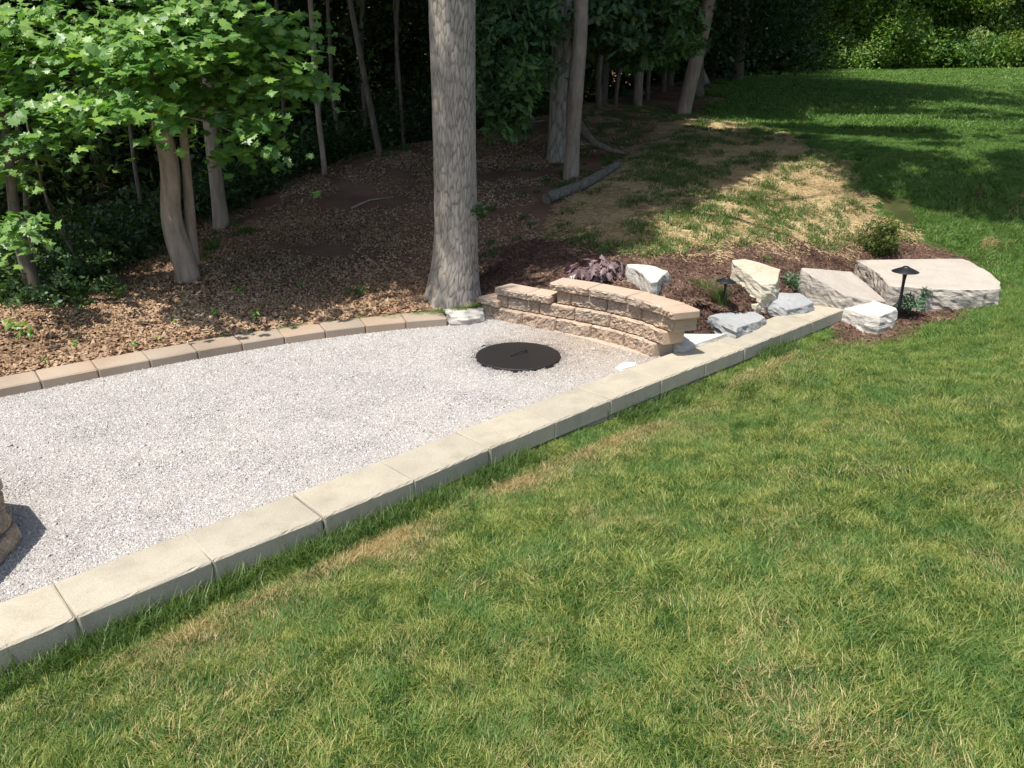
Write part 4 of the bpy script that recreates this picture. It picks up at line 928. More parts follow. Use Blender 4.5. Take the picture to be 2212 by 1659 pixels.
def sprays(masses, dens, seed):
    """leaves gathered on short drooping twigs, as a maple carries them: points and leaf attitudes"""
    r = np.random.default_rng(seed); P_ = []; Q_ = []
    for u, v, y, a, b in masses:
        for k in range(int(dens * a * b / 1000) + 2):
            th = r.uniform(0, 2 * PI); rr = math.sqrt(r.random()) * (1 + .15 * math.sin(th * 3 + u))
            c = at(u + a * rr * math.cos(th), v + b * rr * math.sin(th), y + r.normal(0, .28)); az = r.uniform(0, 2 * PI)
            ux = np.array([math.cos(az), math.sin(az), -.25]); uy = np.array([-math.sin(az), math.cos(az), -.05]); m = int(r.integers(9, 17))
            tl = r.normal(.45, .22); tr = r.normal(0, .2)
            for q in range(m):
                s_ = r.normal(0, .15); t_ = r.normal(0, .095); P_.append(c + ux * s_ + uy * t_ + np.array([0, 0, -.25 * (s_ * s_ + t_ * t_) * 6 + r.normal(0, .015)]))
                e_ = (Matrix.Rotation(tl + r.normal(0, .28), 3, 'X') @ Matrix.Rotation(tr + r.normal(0, .28), 3, 'Y') @ Matrix.Rotation(r.uniform(0, 2 * PI), 3, 'Z')).to_euler(); Q_.append(tuple(e_))
    return np.array(P_), np.array(Q_)
lp, rots = sprays(maple_masses, 5.2, 31)
def leaf_rot(n, seed, t=.42):
    return rots
# leaves whose whole blade shows: the nearest ones become leaves of their own
near = np.argsort(lp[:, 1] + .4 * rng.random(len(lp)))[:290]; rest = np.setdiff1d(np.arange(len(lp)), near)
sc_l = rng.uniform(.6, 1.2, len(lp))
for i in near:
    o = link('maple_leaf', leaf_src[int(rng.integers(4))], None, mp, tuple(lp[i] - np.array(mp.location))); o.rotation_euler = tuple(rots[i]); o.scale = (sc_l[i],) * 3
scatter('crown', lp[rest], tuple(f'mleaf{k}' for k in range(4)), rot=rots[rest], scl=sc_l[rest], parent=mp, loc=np.array(mp.location))
lb = []
for m_ in [m for m in maple_masses if 0 < m[1] < 300 and m[0] > 0]:
    c_ = at(m_[0], m_[1] + 4, m_[2]); zt = c_[2] - .25
    k = int(np.argmin([abs(p[2] - max(zt, pts[8][2])) for p in pts])); lb.append((pts[k], c_, .02, .004))
limbs(mp, M_bark2, lb, 8)

# second trunk behind
pts, rad = path_at([(478, 490, 34), (473, 440, 28), (462, 350, 27), (452, 260, 25), (444, 180, 22), (436, 60, 22), (430, -40, 20)], 10.5)
sc2 = thing('maple_tree', pts[0], 'straight brown trunk in deep shade just behind the kinked double trunk', 'tree')
pts, rad = extend(pts, rad, 6, .4); trunk(sc2, 'trunk', pts, rad, M_bark2, seg=32, step=.1, flare=.2, plates=False, seed=12)
crown(sc2, canopy((-4.5, 11, 9), 6.5, 3.5, 2600, 41), ('wood0', 'wood1', 'wood2'))

# thin woodland trunks that the picture lets one tell apart:   pixel path, depth, label
c5d = lambda x, y, w: (x * .4216, y * .4216, w)
c6 = lambda x, y, w: (822.9 + x * .372, y * .372, w)
thin = [([c5d(1945, 785, 15), c5d(1900, 560, 13), c5d(1850, 300, 12), c5d(1790, -10, 11)], 14, 'slender leaning trunk left of the big oak, second from it'),
        ([c5d(2065, 700, 8), c5d(2050, 450, 7), c5d(2030, 200, 7), c5d(2040, 0, 6)], 15, 'very thin trunk nearest the left side of the big oak'),
        ([c5d(1655, 790, 12), c5d(1630, 600, 11), c5d(1610, 300, 12), c5d(1590, 0, 10)], 13, 'pale sunlit trunk just right of the maple foliage'),
        ([c5d(1745, 790, 10), c5d(1730, 640, 10), c5d(1700, 480, 9), c5d(1690, 200, 8)], 15, 'dark thin trunk between the pale and the leaning one'),
        ([c5d(1880, 745, 13), c5d(1865, 500, 11), c5d(1850, 250, 10), c5d(1860, 0, 9)], 17, 'dark straight trunk close behind the slender leaning one'),
        ([c5d(1465, 760, 9), c5d(1450, 500, 9), c5d(1440, 300, 8)], 16, 'thin trunk showing under the right tip of the maple leaves'),
        ([c5d(740, 1150, 9), c5d(715, 1000, 8), c5d(690, 860, 8), c5d(660, 600, 7)], 11, 'thin pale sapling in the dark left of the kinked double trunk'),
        ([c5d(180, 1480, 30), c5d(150, 1380, 30), c5d(110, 1280, 28), c5d(90, 1180, 22), c5d(60, 1000, 18), c5d(40, 700, 16)], 7.6, 'curved mossy trunk at the far left edge above the brown edging'),
        ([c5d(485, 1480, 9), c5d(430, 1380, 9), c5d(375, 1290, 9), c5d(340, 1200, 8), c5d(270, 1130, 6), c5d(230, 1000, 5)], 8.4, 'thin crooked sapling bending left over the undergrowth'),
        ([c5d(205, 1400, 16), c5d(170, 1300, 14), c5d(140, 1150, 12), c5d(130, 900, 10)], 9, 'dark slanting trunk behind the curved mossy one'),
        ([c6(1265, 590, 15), c6(1260, 450, 12), c6(1290, 230, 13), c6(1320, 0, 11)], 18.5, 'narrow flared trunk right of the oak pair at the wood edge'),
        ([c6(1368, 510, 9), c6(1390, 380, 9), c6(1425, 200, 8), c6(1440, 0, 8)], 20, 'thin slanting trunk, first right of the narrow flared one'),
        ([c6(1552, 460, 10), c6(1565, 300, 10), c6(1560, 100, 10)], 22, 'dark stem midway between narrow flared trunk and leaning trunk'),
        ([c6(1645, 455, 12), c6(1650, 330, 10), c6(1640, 100, 9)], 23, 'dark stem just left of the leaning trunk'),
        ([c6(1500, 400, 18), c6(1530, 310, 16), c6(1580, 200, 14), c6(1660, 60, 12)], 21, 'twisted leaning trunk with a sunlit patch in the wood edge'),
        ([c6(100, 800, 11), c6(95, 500, 10), c6(90, 200, 9), c6(80, 0, 9)], 18, 'pale pole-like stem immediately left of the big oak')]
for k, (pp, y, lab) in enumerate(thin):
    pts, rad = path_at(pp, y); t = thing('woodland_tree', pts[0], lab, 'tree', 'thin trees standing in the woodland')
    pts, rad = extend(pts, rad, 5 + k % 3, .4); pts[0] = pts[0] - np.array([0, 0, .8])
    trunk(t, 'trunk', pts, rad, M_bark2 if k in (2, 14) else M_bark3, seg=14, step=.18, flare=.2, plates=False, seed=20 + k)  # sunlit trunks take the paler bark, their light put into the colour
    top = pts[-2]; crown(t, canopy((top[0], top[1] + 1, top[2] + 2), 3.2, 2.2, 260, 50 + k), ('woodbig0', 'woodbig1', 'woodbig2'))

# deeper wood: every tree a thing, with low foliage in the shade
wr = random.Random(5); wn_ = 0; proto = []
spots = []
while len(spots) < 44:
    y = wr.uniform(17, 44); x = wr.uniform(-.78 * y - 3, min(.23 * y + 1.5, 9.5))
    if y < 21 and x > -1.5: continue
    if all(math.hypot(x - a, y - b) > 1.9 for a, b in spots): spots.append((x, y))
for v in range(4):
    r = np.random.default_rng(90 + v); n = 95; q_ = r.normal(0, 1, (n, 3)); q_ /= np.linalg.norm(q_, axis=1)[:, None]
    cr = q_ * (r.random(n) ** .33)[:, None] * np.array([3.4, 3.4, 3.6]) + np.array([0, 0, 9])
    n2 = 40; low = np.stack([r.normal(0, 1.8, n2), r.normal(0, 1.8, n2), r.uniform(1.0, 7, n2)], 1)
    proto.append(np.concatenate([cr, low]))
cache = {}
for i, (x, y) in enumerate(sorted(spots, key=lambda s: s[1])):
    z = float(ground(x, y)); v = i % 4; n_thin = i
    lab = 'one of the dim trunks deep in the dark woodland behind the front trees'
    t = thing('woodland_tree', (x, y, z), lab, 'tree', 'dim trees deep in the woodland')
    if v not in cache:
        R0 = .09 + .04 * v; V, F, cav = trunk_mesh([(0, 0, -.4), (.1 * v - .1, 0, 3), (.15, .1, 6), (0, 0, 11)], [R0 * 1.2, R0, R0 * .8, R0 * .3], seg=12, step=.4, flare=.2, plates=False, seed=v)
        me = fastmesh('trunk', V, F, True); fattr(me, 'cav', cav); me.materials.append(M_bark3)
        tr_ = link('trunk', me, None, t); co = scatter('crown', proto[v], ('woodbig0', 'woodbig1', 'woodbig2'), parent=t, tilt=.4); cache[v] = (tr_, co)
    else:
        for s_ in cache[v]:
            c_ = s_.copy(); COL.objects.link(c_); c_.parent = t
    t.rotation_euler = (wr.uniform(-.05, .05), wr.uniform(-.05, .05), wr.uniform(0, 6.28)); t.scale = (1, 1, wr.uniform(.9, 1.25))

# hedge-like mass far behind the trunks that closes the view
def mass(name, x0, x1, y0, y1, z0, z1, n, keys, label, cat, seed):
    r = np.random.default_rng(seed); x = r.uniform(x0, x1, n); y = r.uniform(y0, y1, n); z = ground(x, y) + r.uniform(z0, z1, n)
    return tag(scatter(name, np.stack([x, y, z], 1), keys, tilt=.5, scl=r.uniform(.9, 1.6, n)), label, cat, None, 'stuff')
r = np.random.default_rng(3); n = 2600; y = r.uniform(30, 52, n); x = r.uniform(-1, 1, n) * 0; x = r.uniform(-.8 * y - 6, np.minimum(.25 * y + 3, 13), n); z = ground(x, y) + r.uniform(0, 13, n)
tag(scatter('far_foliage', np.stack([x, y, z], 1), ('woodbig0', 'woodbig1', 'woodbig2'), tilt=.5, scl=r.uniform(1.0, 1.7, n)), kind='stuff')

# undergrowth on the bank at left and below the wood
und = []
r = np.random.default_rng(8)
for k in range(1500):
    u = r.uniform(-60, 1180); vv = np.interp(u, [-60, 0, 200, 300, 420, 500, 640, 820, 1030, 1180], [690, 670, 625, 590, 540, 480, 400, 330, 275, 240]); v = vv - abs(r.normal(0, 55)) + 12
    yy = np.interp(u, [-60, 200, 420, 820, 1180], [7.2, 8.2, 10.5, 14.5, 18]) + r.uniform(0, 6)
    p = at(u, v, yy); g_ = float(ground(p[0], p[1]))
    if p[2] < g_: p[2] = g_ + r.uniform(.05, .4)
    if p[2] - g_ < 3.0: und.append(p)
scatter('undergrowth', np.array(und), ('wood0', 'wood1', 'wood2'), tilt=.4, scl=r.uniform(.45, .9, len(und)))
lf = []
for k in range(110):
    u = r.uniform(-40, 260); v = np.interp(u, [-40, 260], [700, 640]) - abs(r.normal(0, 45)); p = at(u, v, r.uniform(6.9, 8.2)); g_ = float(ground(p[0], p[1])); p[2] = max(p[2], g_ + .04); lf.append(p)
scatter('leafy_groundcover', np.array(lf), ('herb0', 'herb1', 'herb2'), tilt=.4, scl=r.uniform(.5, 1.0, len(lf)))

# ------------------------------------------------------------------ far tree line right
labs = ['tall dark tree with overhanging crown at the left end of the far tree line', 'dark green tree next to the yellow-green one in the far tree line', 'yellow-green sunlit tree in the far tree line',
        'deep green tree right of the yellow-green one', 'broad mid green tree in the centre of the far lawn edge', 'olive tree with loose crown above the far lawn edge', 'shaded tree behind the round pale bush',
        'sunlit tree at the far right behind the lawn', 'rightmost bright green tree reaching over the lawn', 'tall back tree rising between the centre and the pale bush', 'back tree rising at the right corner', 'dim back tree above the leaning trunk']
far_spots = [(1570, 36, 0), (1680, 39, 1), (1775, 40, 2), (1860, 41, 1), (1950, 41, 1), (2040, 43, 1), (2110, 44, 0), (2180, 41, 2), (2290, 39, 1), (1900, 47, 1), (2200, 48, 1), (1620, 46, 1)]
for i, ((u, y, kd), lab) in enumerate(zip(far_spots, labs)):
    x = float(at(u, 160, y)[0]); z = float(ground(x, y)); t = thing('treeline_tree', (x, y, z), lab, 'tree', 'trees along the far edge of the lawn')
    V, F, cav = trunk_mesh([(0, 0, -.4), (.2, 0, 3), (0, .1, 6), (.2, 0, 12)], [.3, .22, .18, .06], seg=14, step=.4, flare=.3, plates=False, seed=i)
    me = fastmesh('trunk', V, F, True); fattr(me, 'cav', cav); link('trunk', me, M_bark3, t)
    r = np.random.default_rng(200 + i); n = 330; q_ = r.normal(0, 1, (n, 3)); q_ /= np.linalg.norm(q_, axis=1)[:, None]
    c_ = q_ * (.55 + .45 * r.random(n) ** .5)[:, None] * np.array([3.2, 2.6, 5.2]) * (1 + .18 * vnoise(q_[:, 0] * 2, q_[:, 1] * 2, q_[:, 2] * 2, i))[:, None] + np.array([0, 0, 6.])
    sub = c_[r.integers(0, n, 20)]; c_ = sub[r.integers(0, 20, n)] + r.normal(0, 1, (n, 3)) * np.array([.75, .75, .42]); c_ = np.concatenate([c_, q_[:60] * np.array([2, 1.6, 3.8]) * .8 + np.array([0, .8, 6.])])
    c_ = c_[c_[:, 2] > .5]
    low = np.stack([r.normal(0, 1.9, 60), r.normal(0, .9, 60) - 1.2, r.uniform(.2, 1.6, 60)], 1)
    keys = [('woodbig0', 'woodbig1', 'woodbig2'), ('far0', 'far1', 'far2'), ('pale0', 'pale1', 'far0')][kd]
    scatter('crown', np.concatenate([c_, low]), keys, parent=t, tilt=.5, scl=r.uniform(.6, 1.2, len(c_) + 60))
for i, (u, y, h, w, keys, lab) in enumerate([(2098, 41, 3.6, 1.9, ('pale0', 'pale1'), 'round pale green bush at the far lawn edge, right half'), (1700, 37.5, 2.4, 2.0, ('woodbig0', 'wood1'), 'low dark bush where the far lawn meets the wood'),
                                          (1610, 35, 1.8, 1.8, ('woodbig0', 'wood1'), 'dark bush right beside the flared tree base'), (1790, 40, 1.6, 1.4, ('far0', 'far1'), 'small bush under the yellow-green tree'),
                                          (1990, 41, 1.5, 2.2, ('far0', 'far2'), 'low wide bush at the middle of the far lawn edge'), (2190, 40, 1.7, 2.0, ('pale0', 'far2'), 'light low bush at the right end of the far lawn edge'),
        (1850, 39.5, 2.9, 1.5, ('far0', 'far1'), 'tall green bush between the small bush and the wide low one'), (1925, 40, 3.4, 1.2, ('far1', 'far2'), 'narrow upright bush just left of the low wide bush'),
        (2035, 40.5, 3.0, 1.3, ('far0', 'far2'), 'upright bush left of the round pale bush'), (2145, 41.5, 4.2, 1.4, ('far0', 'pale1'), 'tall light bush close behind the round pale one'),
        (1755, 38.5, 3.6, 1.3, ('pale0', 'far1'), 'yellowish hanging shrub below the yellow-green tree'), (2240, 39, 3.2, 1.6, ('far0', 'far1'), 'bush at the right picture edge beyond the lawn')]):
    x = float(at(u, 160, y)[0]); z = float(ground(x, y)); t = thing('bush', (x, y, z), lab, 'bush', 'bushes under the far trees'); r = np.random.default_rng(300 + i)
    n = 90; q_ = r.normal(0, 1, (n, 3)); q_ /= np.linalg.norm(q_, axis=1)[:, None]; c_ = q_ * (r.random(n) ** .4)[:, None] * np.array([w, w * .7, h / 2]) + np.array([0, 0, h / 2])
    scatter('foliage', c_, keys, parent=t, tilt=.5, scl=r.uniform(.5, .8, n)); V, F = tube([(0, 0, -.2), (0, 0, h * .7)], [.06, .02], 6); link('stem', mesh('stem', V, F), M_bark3, t)
r = np.random.default_rng(33); n = 1500; y = r.uniform(50, 62, n); x = r.uniform(10, 48, n); z = ground(x, y) + r.uniform(0, 14, n)
tag(scatter('far_foliage', np.stack([x, y, z], 1), ('far0', 'far1', 'woodbig0'), tilt=.5, scl=r.uniform(1.0, 1.8, n)), kind='stuff')

# ------------------------------------------------------------------ log, sticks
pts = [at(1180, 438, 10.8), at(1215, 428, 11.1), at(1260, 408, 11.6), at(1300, 382, 12.3), at(1333, 367, 12.8)]
pts = [np.array([p[0], p[1], float(ground(p[0], p[1])) + .07]) for p in pts]
lg = thing('fallen_log', pts[2], 'curved grey fallen log lying below the pair of oaks', 'log'); V, F, cav = trunk_mesh(pts, [.085, .085, .08, .075, .06], seg=20, step=.06, flare=.08, flare_h=.1, plates=False, lump=.12, seed=3)
V = V - np.array(lg.location); me = fastmesh('log_body', V, F, True); fattr(me, 'cav', cav); link('log_body', me, M_log, lg)
e0 = (pts[0] - np.array(lg.location)); dd = pts[1] - pts[0]; dd /= np.linalg.norm(dd); V, F = tube([e0 - dd * .004, e0 + dd * .02], [.083, .083], 20); link('cut_end', mesh('cut_end', V, F), M_bark3, lg)
def stick(pp, zz, r0, lab, mat=M_bark2):
    p = [G(*a) for a in pp] if zz is None else [P(*a, zz) for a in pp]
    p = [np.array(a) + np.array([0, 0, .012 + .01 * (k % 2)]) for k, a in enumerate(p)]
    V, F = tube(np.array(p) - p[0], np.linspace(r0, r0 * .5, len(p)), 6); o = link('stick', mesh('stick', V, F, True), mat, None, tuple(p[0])); tag(o, lab, 'stick', 'fallen sticks and twigs')
stick([(428, 645), (440, 625), (447, 608)], None, .014, 'bent grey stick lying right below the kinked maple trunk')
stick([(760, 452), (800, 436), (850, 428)], None, .018, 'long pale stick lying in the shade left of the big oak')
stick([c1(1065, 775), c1(1130, 778), c1(1205, 788)], .012, .004, 'thin brown twig lying on gravel between the lid and the wall')
stick([c1(1150, 780), c1(1185, 765)], .014, .003, 'tiny side twig lying on gravel next to the thin brown twig')
stick([(270, 700 - 40), (300, 640), (345, 622)], None, .012, 'slim dark stick on the bank left of the kinked maple trunk')
stick([(1100, 252 + 22), (1130, 268), (1175, 262)], None, .025, 'pale branch on the ground left of the oak pair')

# ------------------------------------------------------------------ small plants
def leaf_shape(kind):
    if kind == 'lobed':      # oak-leaf hydrangea like
        out = [(0, -.5), (.12, -.42), (.30, -.30), (.16, -.2), (.36, .02), (.2, .06), (.24, .28), (.1, .3), (0, .55)]
    else: out = [(0, -.5), (.10, -.3), (.15, 0), (.11, .25), (0, .5)]
    ring = out + [(-x, y) for x, y in out[-2:0:-1]]; V = [(0, 0, .03)] + [(x, y, -.35 * abs(x) - .25 * (y + .3) ** 2) for x, y in ring]; n = len(ring)
    return V, [(0, 1 + i, 1 + (i + 1) % n) for i in range(n)]
def leafy(name, base, label, cat, shape, size, n, mat, rx, rz, z0, droop=.5, group=None, stems=9, seed=0, stem_mat=None, dome=True, up=0.):
    t = thing(name, base, label, cat, group); r = np.random.default_rng(seed); V, F = leaf_shape(shape); ms = []
    for k in range(3):
        me = mesh('leaf', np.array(V) * size, F); fattr(me, 'rnd', np.full(len(V), [.15, .5, .9][k])); me.materials.append(mat); ms.append(me)
    big_n = min(n, 300)
    for k in range(big_n):
        a = r.uniform(0, 2 * PI); ph = math.acos(r.uniform(.0, 1)); rr = r.random() ** .35
        d = np.array([math.cos(a) * math.sin(ph) * rx, math.sin(a) * math.sin(ph) * rx, math.cos(ph) * rz]) * rr
        p = d + np.array([0, 0, z0]); o = link('leaf', ms[int(r.integers(3))], None, t, tuple(p))
        pitch = -droop * (.4 + .8 * math.sin(ph)) + up + r.normal(0, .3)
        o.rotation_euler = (pitch, r.normal(0, .35), a - PI / 2 + r.normal(0, .4)); s = r.uniform(.6, 1.2); o.scale = (s, s, s)
    sm = stem_mat or M_shrub
    for k in range(stems):
        a = r.uniform(0, 2 * PI); e_ = np.array([math.cos(a) * rx * .7, math.sin(a) * rx * .7, z0 + rz * .75 * r.uniform(.5, 1)]); V2, F2 = tube([(0, 0, -.05), tuple(e_ * np.array([.35, .35, .6])), tuple(e_)], [.007, .005, .003], 5); link('stem', mesh('stem', V2, F2), sm, t)
    return t
M_stem = mat_flat('brown stem', (.12, .08, .05), .8, 0, .2)
leafy('purple_shrub', G(1292, 606), 'low shrub with drooping dusky purple lobed leaves behind the wall caps', 'shrub', 'lobed', .14, 110, M_purple, .34, .17, .06, .5, seed=1, stem_mat=M_stem)
leafy('green_shrub', G(1900, 552), 'upright leafy green shrub in mulch behind the largest slab', 'shrub', 'plain', .055, 300, M_shrub, .21, .36, .05, .2, seed=2, stem_mat=M_stem, stems=16, up=.3)
t = bpy.data.objects[[o.name for o in bpy.data.objects if o.name.startswith('green_shrub')][0]]
scatter('foliage', np.stack([rng.normal(0, .13, 90), rng.normal(0, .13, 90), rng.uniform(.05, .42, 90)], 1), tuple([src('shleaf', flakes(0, 30, .05, .016, tilt=.6, sph=(.1, .1, .1)), M_shrub) and 'shleaf']), parent=t, tilt=.5)
SG = 'green sedum clumps'
leafy('sedum_clump', P(*c3r(1250, 350), .16), 'rounded green sedum clump between the tall boulder and tilted slab', 'plant', 'plain', .042, 300, M_sedum, .135, .17, .03, .1, SG, 10, 3, M_sedum, up=.5)
leafy('sedum_clump', P(*c4(1010, 978), .03), 'green sedum clump at the foot of the right path light', 'plant', 'plain', .055, 260, M_sedum, .15, .14, .03, .1, SG, 10, 4, M_sedum, up=.5)
leafy('sedum_clump', P(*c4(1150, 955), .03), 'taller sprig of sedum leaning against the front face of the largest slab', 'plant', 'plain', .045, 60, M_sedum, .07, .10, .13, .1, SG, 6, 5, M_sedum, up=.5)
def tuft(base, r_, h, n, label, seed=0, w=.004):
    t = thing('grass_tuft', base, label, 'grass tuft', 'grass tufts in the mulch'); me = blades(r_ * 2, n, h, w, .8, .3); me.materials.append(M_greengrass); o = link('blades', me, None, t); tag(o, kind='stuff')
tuft(G(*c3r(400, 345)), .13, .10, 260, 'spreading tuft of ornamental grass behind the wall end, left of the front path light', 1)
tuft(G(*c3r(560, 490)), .10, .17, 320, 'upright tuft of grass touching the foot of the front path light', 2)
tuft(G(*c3r(1040, 105)), .06, .11, 90, 'little arching grass tuft behind the tall cream boulder', 3)
tuft(G(*c3r(540, 555)), .06, .03, 90, 'tiny yellow-green tuft at the corner of the retaining wall', 4)
# weeds among the leaf litter
seen_ = set(); ORD = 'first second third fourth fifth sixth seventh eighth ninth tenth'.split()
wl_px = [(516, 632, .8), (470, 685, .8), (555, 692, .9), (590, 628, .7), (630, 625, .8), (650, 620, .6), (700, 640, .5), (735, 640, .5), (60, 735, 1.2), (95, 745, 1.0), (160, 752, .6), (380, 700, .5), (100, 800 - 10, .5), (30, 720, 1), (610, 655, .5), (5, 705, 1), (340, 742, .5), (290, 752, .6), (75, 775, .6)]
for k, (u, v, s) in enumerate(wl_px):
    b = G(u, v); bi = int(np.argmin([math.hypot(*(q_ - b[:2])) for q_ in (br_out[:-1] + br_out[1:]) / 2])); bu = [proj(*((br_in[i] + br_in[i + 1]) / 2), .08)[0] for i in range(len(br_in) - 1)]
    nth = max(0, sum(1 for i in range(len(bu)) if bu[i] > -20 and i <= bi) - 1); dist_ = math.hypot(*((br_out[bi] + br_out[bi + 1]) / 2 - b[:2]))
    lab = f"{'broad' if s > .95 else 'small' if s > .65 else 'tiny'} green weed {'right behind' if dist_ < .35 else 'a step behind' if dist_ < .8 else 'farther up the bank behind'} the {ORD[nth]} visible brown edging block from left"
    if lab in seen_: continue
    seen_.add(lab); t = thing('weed', b, lab, 'plant', 'weeds in the leaf litter'); r = np.random.default_rng(k)
    V, F = leaf_shape('lobed'); me = mesh('leaf', np.array(V) * .07, F); fattr(me, 'rnd', np.full(len(V), .8)); me.materials.append(M_maple)
    for q2 in range(int(9 * s) + 3):
        a = r.uniform(0, 6.28); o = link('leaf', me, None, t, (math.cos(a) * .05 * s, math.sin(a) * .05 * s, r.uniform(.03, .12) * s)); o.rotation_euler = (r.normal(-.2, .3), r.normal(0, .3), a - PI / 2); sc_ = r.uniform(.6, 1.1) * s; o.scale = (sc_,) * 3
    V, F = tube([(0, 0, -.02), (0, 0, .09 * s)], .003, 4); link('stem', mesh('stem', V, F), M_shrub, t)

# ------------------------------------------------------------------ ground cover
def inset_ok(x, y, rad, val):
    ok = np.ones(len(x), bool)
    for a in np.linspace(0, 2 * PI, 8, endpoint=False): ok &= region(x + rad * math.cos(a), y + rad * math.sin(a)) == val
    return ok
def near_wall(x, y, d):   # signed distance on the lawn side of the concrete wall
    A_ = conc_out[:-1]; B_ = conc_out[1:]; best = np.full(len(x), 99.)
    for a, b in zip(A_, B_):
        t = ((x - a[0]) * (b[0] - a[0]) + (y - a[1]) * (b[1] - a[1])) / ((b - a) ** 2).sum(); t = t.clip(0, 1); dd_ = np.hypot(x - a[0] - t * (b[0] - a[0]), y - a[1] - t * (b[1] - a[1])); best = np.minimum(best, dd_)
    return best
slab_px = pr(c4, [(700, 605), (452, 462), (1570, 446), (1745, 525), (1965, 690), (1960, 772), (1200, 764), (800, 728)], .225); slab_poly = [tuple(p[:2]) for p in slab_px]
# gravel
x, y = jgrid(-6.5, 1.8, 1.5, 8.6, .185, .5)
cin = [tuple(p) for p in offset(conc_out, CW - .22)[:-4]] + [tuple(rf(rlen) + np.array([0.0, 0.0]))] + [tuple(rf(s_) + np.array([.05, .05])) for s_ in (1.4, 1.0, .6, .2, 0)] + [tuple(p) for p in offset(br_in, .14)[::-1]]
ok = inpoly(x, y, cin) & inview(x, y, 0) ; x, y = x[ok], y[ok]
gi_ = np.ones(len(x), bool)
for a in np.linspace(0, 2 * PI, 12, endpoint=False): gi_ &= inpoly(x + .17 * np.cos(a), y + .17 * np.sin(a), cin)
x, y = x[gi_], y[gi_]
dl_ = np.hypot(x - lc[0], y - lc[1])
for i in range(3): src(f'pebs{i}', pebbles(.14, 340, .0098), M_gravel)
keep = dl_ > lr + .30
o = scatter('gravel', np.stack([x[keep], y[keep], np.zeros(keep.sum())], 1), ('peb0', 'peb1', 'peb2'), rot=np.stack([0 * x[keep], 0 * x[keep], rng.uniform(0, 2 * PI, keep.sum())], 1), scl=np.ones(keep.sum()))
x, y = jgrid(-6.5, 1.8, 1.5, 8.6, .072, .45); ok = inpoly(x, y, cin) & inview(x, y, 0); x, y = x[ok], y[ok]
ed = np.zeros(len(x), bool)
for a in np.linspace(0, 2 * PI, 10, endpoint=False): ed |= ~inpoly(x + .42 * np.cos(a), y + .42 * np.sin(a), cin)
dl_ = np.hypot(x - lc[0], y - lc[1]); ed |= dl_ < lr + .5; ed &= dl_ > lr + .045
x, y = x[ed], y[ed]
scatter('gravel', np.stack([x, y, np.zeros(len(x))], 1), ('pebs0', 'pebs1', 'pebs2'), scl=rng.uniform(.9, 1.1, len(x)))

x = rng.uniform(-5, 1.5, 260); y = rng.uniform(2.2, 8.6, 260); ok = inpoly(x, y, cin) & inview(x, y, 0) & (np.hypot(x - lc[0], y - lc[1]) > lr + .06); x, y = x[ok][:90], y[ok][:90]
for i in range(2): src(f'bit{i}', flakes(.02, 1 + i, .03, .012, .004, .3, .3), M_litter)
scatter('debris_bits', np.stack([x, y, np.full(len(x), .006)], 1), ('bit0', 'bit1'), scl=rng.uniform(.4, 1.3, len(x)))
src('bigpeb', pebbles(.03, 2, .021, .3), M_white)
x = rng.uniform(-5, 1.5, 500); y = rng.uniform(2.2, 8.6, 500); ok = inpoly(x, y, cin) & inview(x, y, 0) & (np.hypot(x - lc[0], y - lc[1]) > lr + .06); x, y = x[ok][:130], y[ok][:130]
scatter('pale_pebbles', np.stack([x, y, np.full(len(x), .003)], 1), ('bigpeb',), scl=rng.uniform(.5, 1.1, len(x)))

# lawn grass, three densities with distance
def lawn(name, y0, y1, x0, x1, st, keys, pad, zoff=0.):
    x, y = jgrid(x0, x1, y0, y1, st, .35); ok = inview(x, y, ground(x, y)); x, y = x[ok], y[ok]
    ok = region(x, y) == 0; x, y = x[ok], y[ok]; ok = inset_ok(x, y, pad, 0) & ~inpoly(x, y, slab_poly); x, y = x[ok], y[ok]
    sc_ = 1.0 + .3 * vnoise(x * 1.9, y * 1.9, 0, 55) + .15 * vnoise(x * 5, y * 5, 0, 56) if y1 < 10 else None
    return lay(name, x, y, keys, zoff, scl=sc_)
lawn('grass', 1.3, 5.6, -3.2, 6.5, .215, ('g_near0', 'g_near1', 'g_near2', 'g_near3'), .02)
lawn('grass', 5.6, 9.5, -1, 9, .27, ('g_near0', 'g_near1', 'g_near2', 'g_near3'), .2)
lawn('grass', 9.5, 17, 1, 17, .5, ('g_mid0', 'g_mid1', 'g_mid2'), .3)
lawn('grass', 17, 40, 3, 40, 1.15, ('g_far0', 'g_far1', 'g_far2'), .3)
# ragged margins
x, y = jgrid(-3.2, 9, 1.3, 12, .10); r_ = region(x, y); ok = inview(x, y, ground(x, y)) & (r_ == 0) & (~inset_ok(x, y, .22, 0) | (near_wall(x, y, 0) < .7)) & ~inpoly(x, y, slab_poly); x, y = x[ok], y[ok]
lay('grass_margin', x, y, ('g_tuft0', 'g_tuft1', 'g_tuft2'))
# long grass against the wall foot
s_ = rng.uniform(0, 1, 900) * (len(conc_out) - 2.2); i_ = s_.astype(int); f_ = s_ - i_; wp = conc_out[i_] * (1 - f_[:, None]) + conc_out[i_ + 1] * f_[:, None]
of = rng.uniform(.02, .12, 900); wp = wp + np.stack([np.full(900, .688), np.full(900, -.725)], 1) * of[:, None]
kp = (vnoise(wp[:, 0] * 1.6, wp[:, 1] * 1.6, 0, 5) > np.interp(wp[:, 0], [-2.5, 0, 2.0, 2.8, 3.4], [-.7, -.15, .5, .5, -.3])) & inview(wp[:, 0], wp[:, 1], 0); wp = wp[kp]
lay('grass_margin', wp[:, 0], wp[:, 1], ('g_tall0', 'g_tall1', 'g_tall2'), scl=rng.uniform(.55, 1.25, len(wp)))

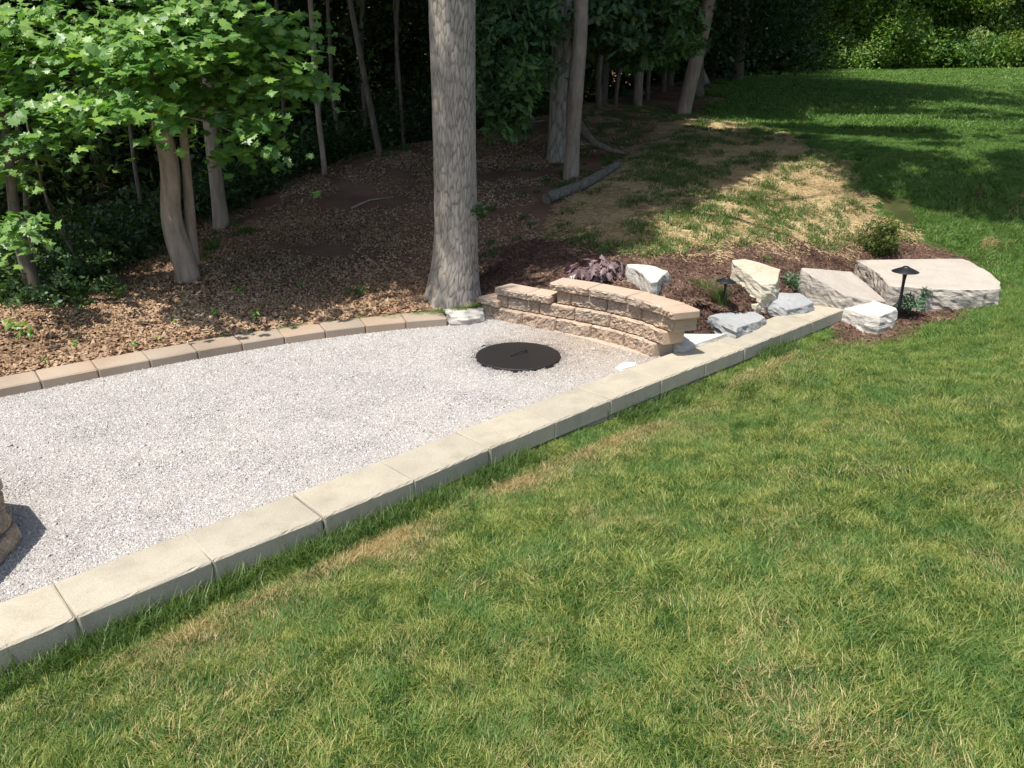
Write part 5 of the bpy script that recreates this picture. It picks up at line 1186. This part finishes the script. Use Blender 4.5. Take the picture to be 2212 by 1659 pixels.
# straw and the grass coming up through it
x, y = jgrid(-1, 10, 7, 26, .27); ok = (region(x, y) == 2) | ((region(x, y) != 2) & (region(x + .2, y - .1) == 2)); ok &= inview(x, y, ground(x, y)); x, y = x[ok], y[ok]
x2, y2 = jgrid(1.5, 12, 9, 27, .5); ok = (region(x2, y2) == 1) & (rng.random(len(x2)) < np.interp(x2 - .3 * (y2 - 9), [.5, 2.5], [.1, .8])); x = np.r_[x, x2[ok]]; y = np.r_[y, y2[ok]]
lay('straw', x, y, ('straw0', 'straw1', 'straw2'), .004)
x, y = jgrid(-1, 12, 7, 27, .13); ok = (region(x, y) == 2) & inview(x, y, ground(x, y)); x, y = x[ok], y[ok]
ok = fbm(x * 1.6, y * 1.3, 0, 21, 3) + rng.normal(0, .2, len(x)) > np.interp(x - .25 * (y - 9), [1, 2.2, 3.5], [.25, .05, -.12]); x, y = x[ok], y[ok]
lay('grass', x, y, ('g_green0', 'g_green1', 'g_green2'), scl=rng.uniform(.6, 1.2, len(x)))
# mulch
x, y = jgrid(-1.5, 7, 5, 11, .135); ok = (region(x, y) == 3) & ~((region(x - .16, y - .16) == 4) | (region(x - .16, y) == 4) | (region(x, y - .2) == 4) | (region(x - .25, y - .02) == 4)) & inview(x, y, ground(x, y)) & ~inpoly(x, y, slab_poly); x, y = x[ok], y[ok]
lay('mulch', x, y, ('mulch0', 'mulch1', 'mulch2'), .002)
# leaf litter on the bank, thin green between
x, y = jgrid(-9, 8, 5, 21, .28); ok = (region(x, y) == 1) & inview(x, y, ground(x, y)); x, y = x[ok], y[ok]
pad = inset_ok(x, y, .32, 1) | (y > 9); x, y = x[pad], y[pad]
ok = (rng.random(len(x)) < np.interp(y, [7.5, 8.3, 10, 14], [1, .45, .25, .15])); x, y = x[ok], y[ok]
lay('leaf_litter', x, y, ('litter0', 'litter1', 'litter2'), .004)
for i in range(2): src(f'lits{i}', flakes(.16, 22, .055, .035, .02, .45, .25), M_litter)
x, y = jgrid(-6, 1, 5, 9, .085); ok = (region(x, y) == 1) & inview(x, y, ground(x, y)) & ~inset_ok(x, y, .4, 1); x, y = x[ok], y[ok]
ok = near_wall(x, y, 0) > .1; x, y = x[ok], y[ok]
ok = inset_ok(x, y, .07, 1); x, y = x[ok], y[ok]
lay('leaf_litter', x, y, ('lits0', 'lits1'), .004)
x, y = jgrid(-9, 14, 6, 32, .3); ok = (region(x, y) == 1) & inview(x, y, ground(x, y)); x, y = x[ok], y[ok]
ok = fbm(x * .5, y * .5, 0, 31, 3) + rng.normal(0, .15, len(x)) + np.clip((x + 1) / 8, -.2, .25) > .2; x, y = x[ok], y[ok]
lay('sparse_grass', x, y, ('g_green0', 'g_green1', 'g_green2'), scl=rng.uniform(.5, 1.1, len(x)))
print('objects', len(bpy.data.objects))
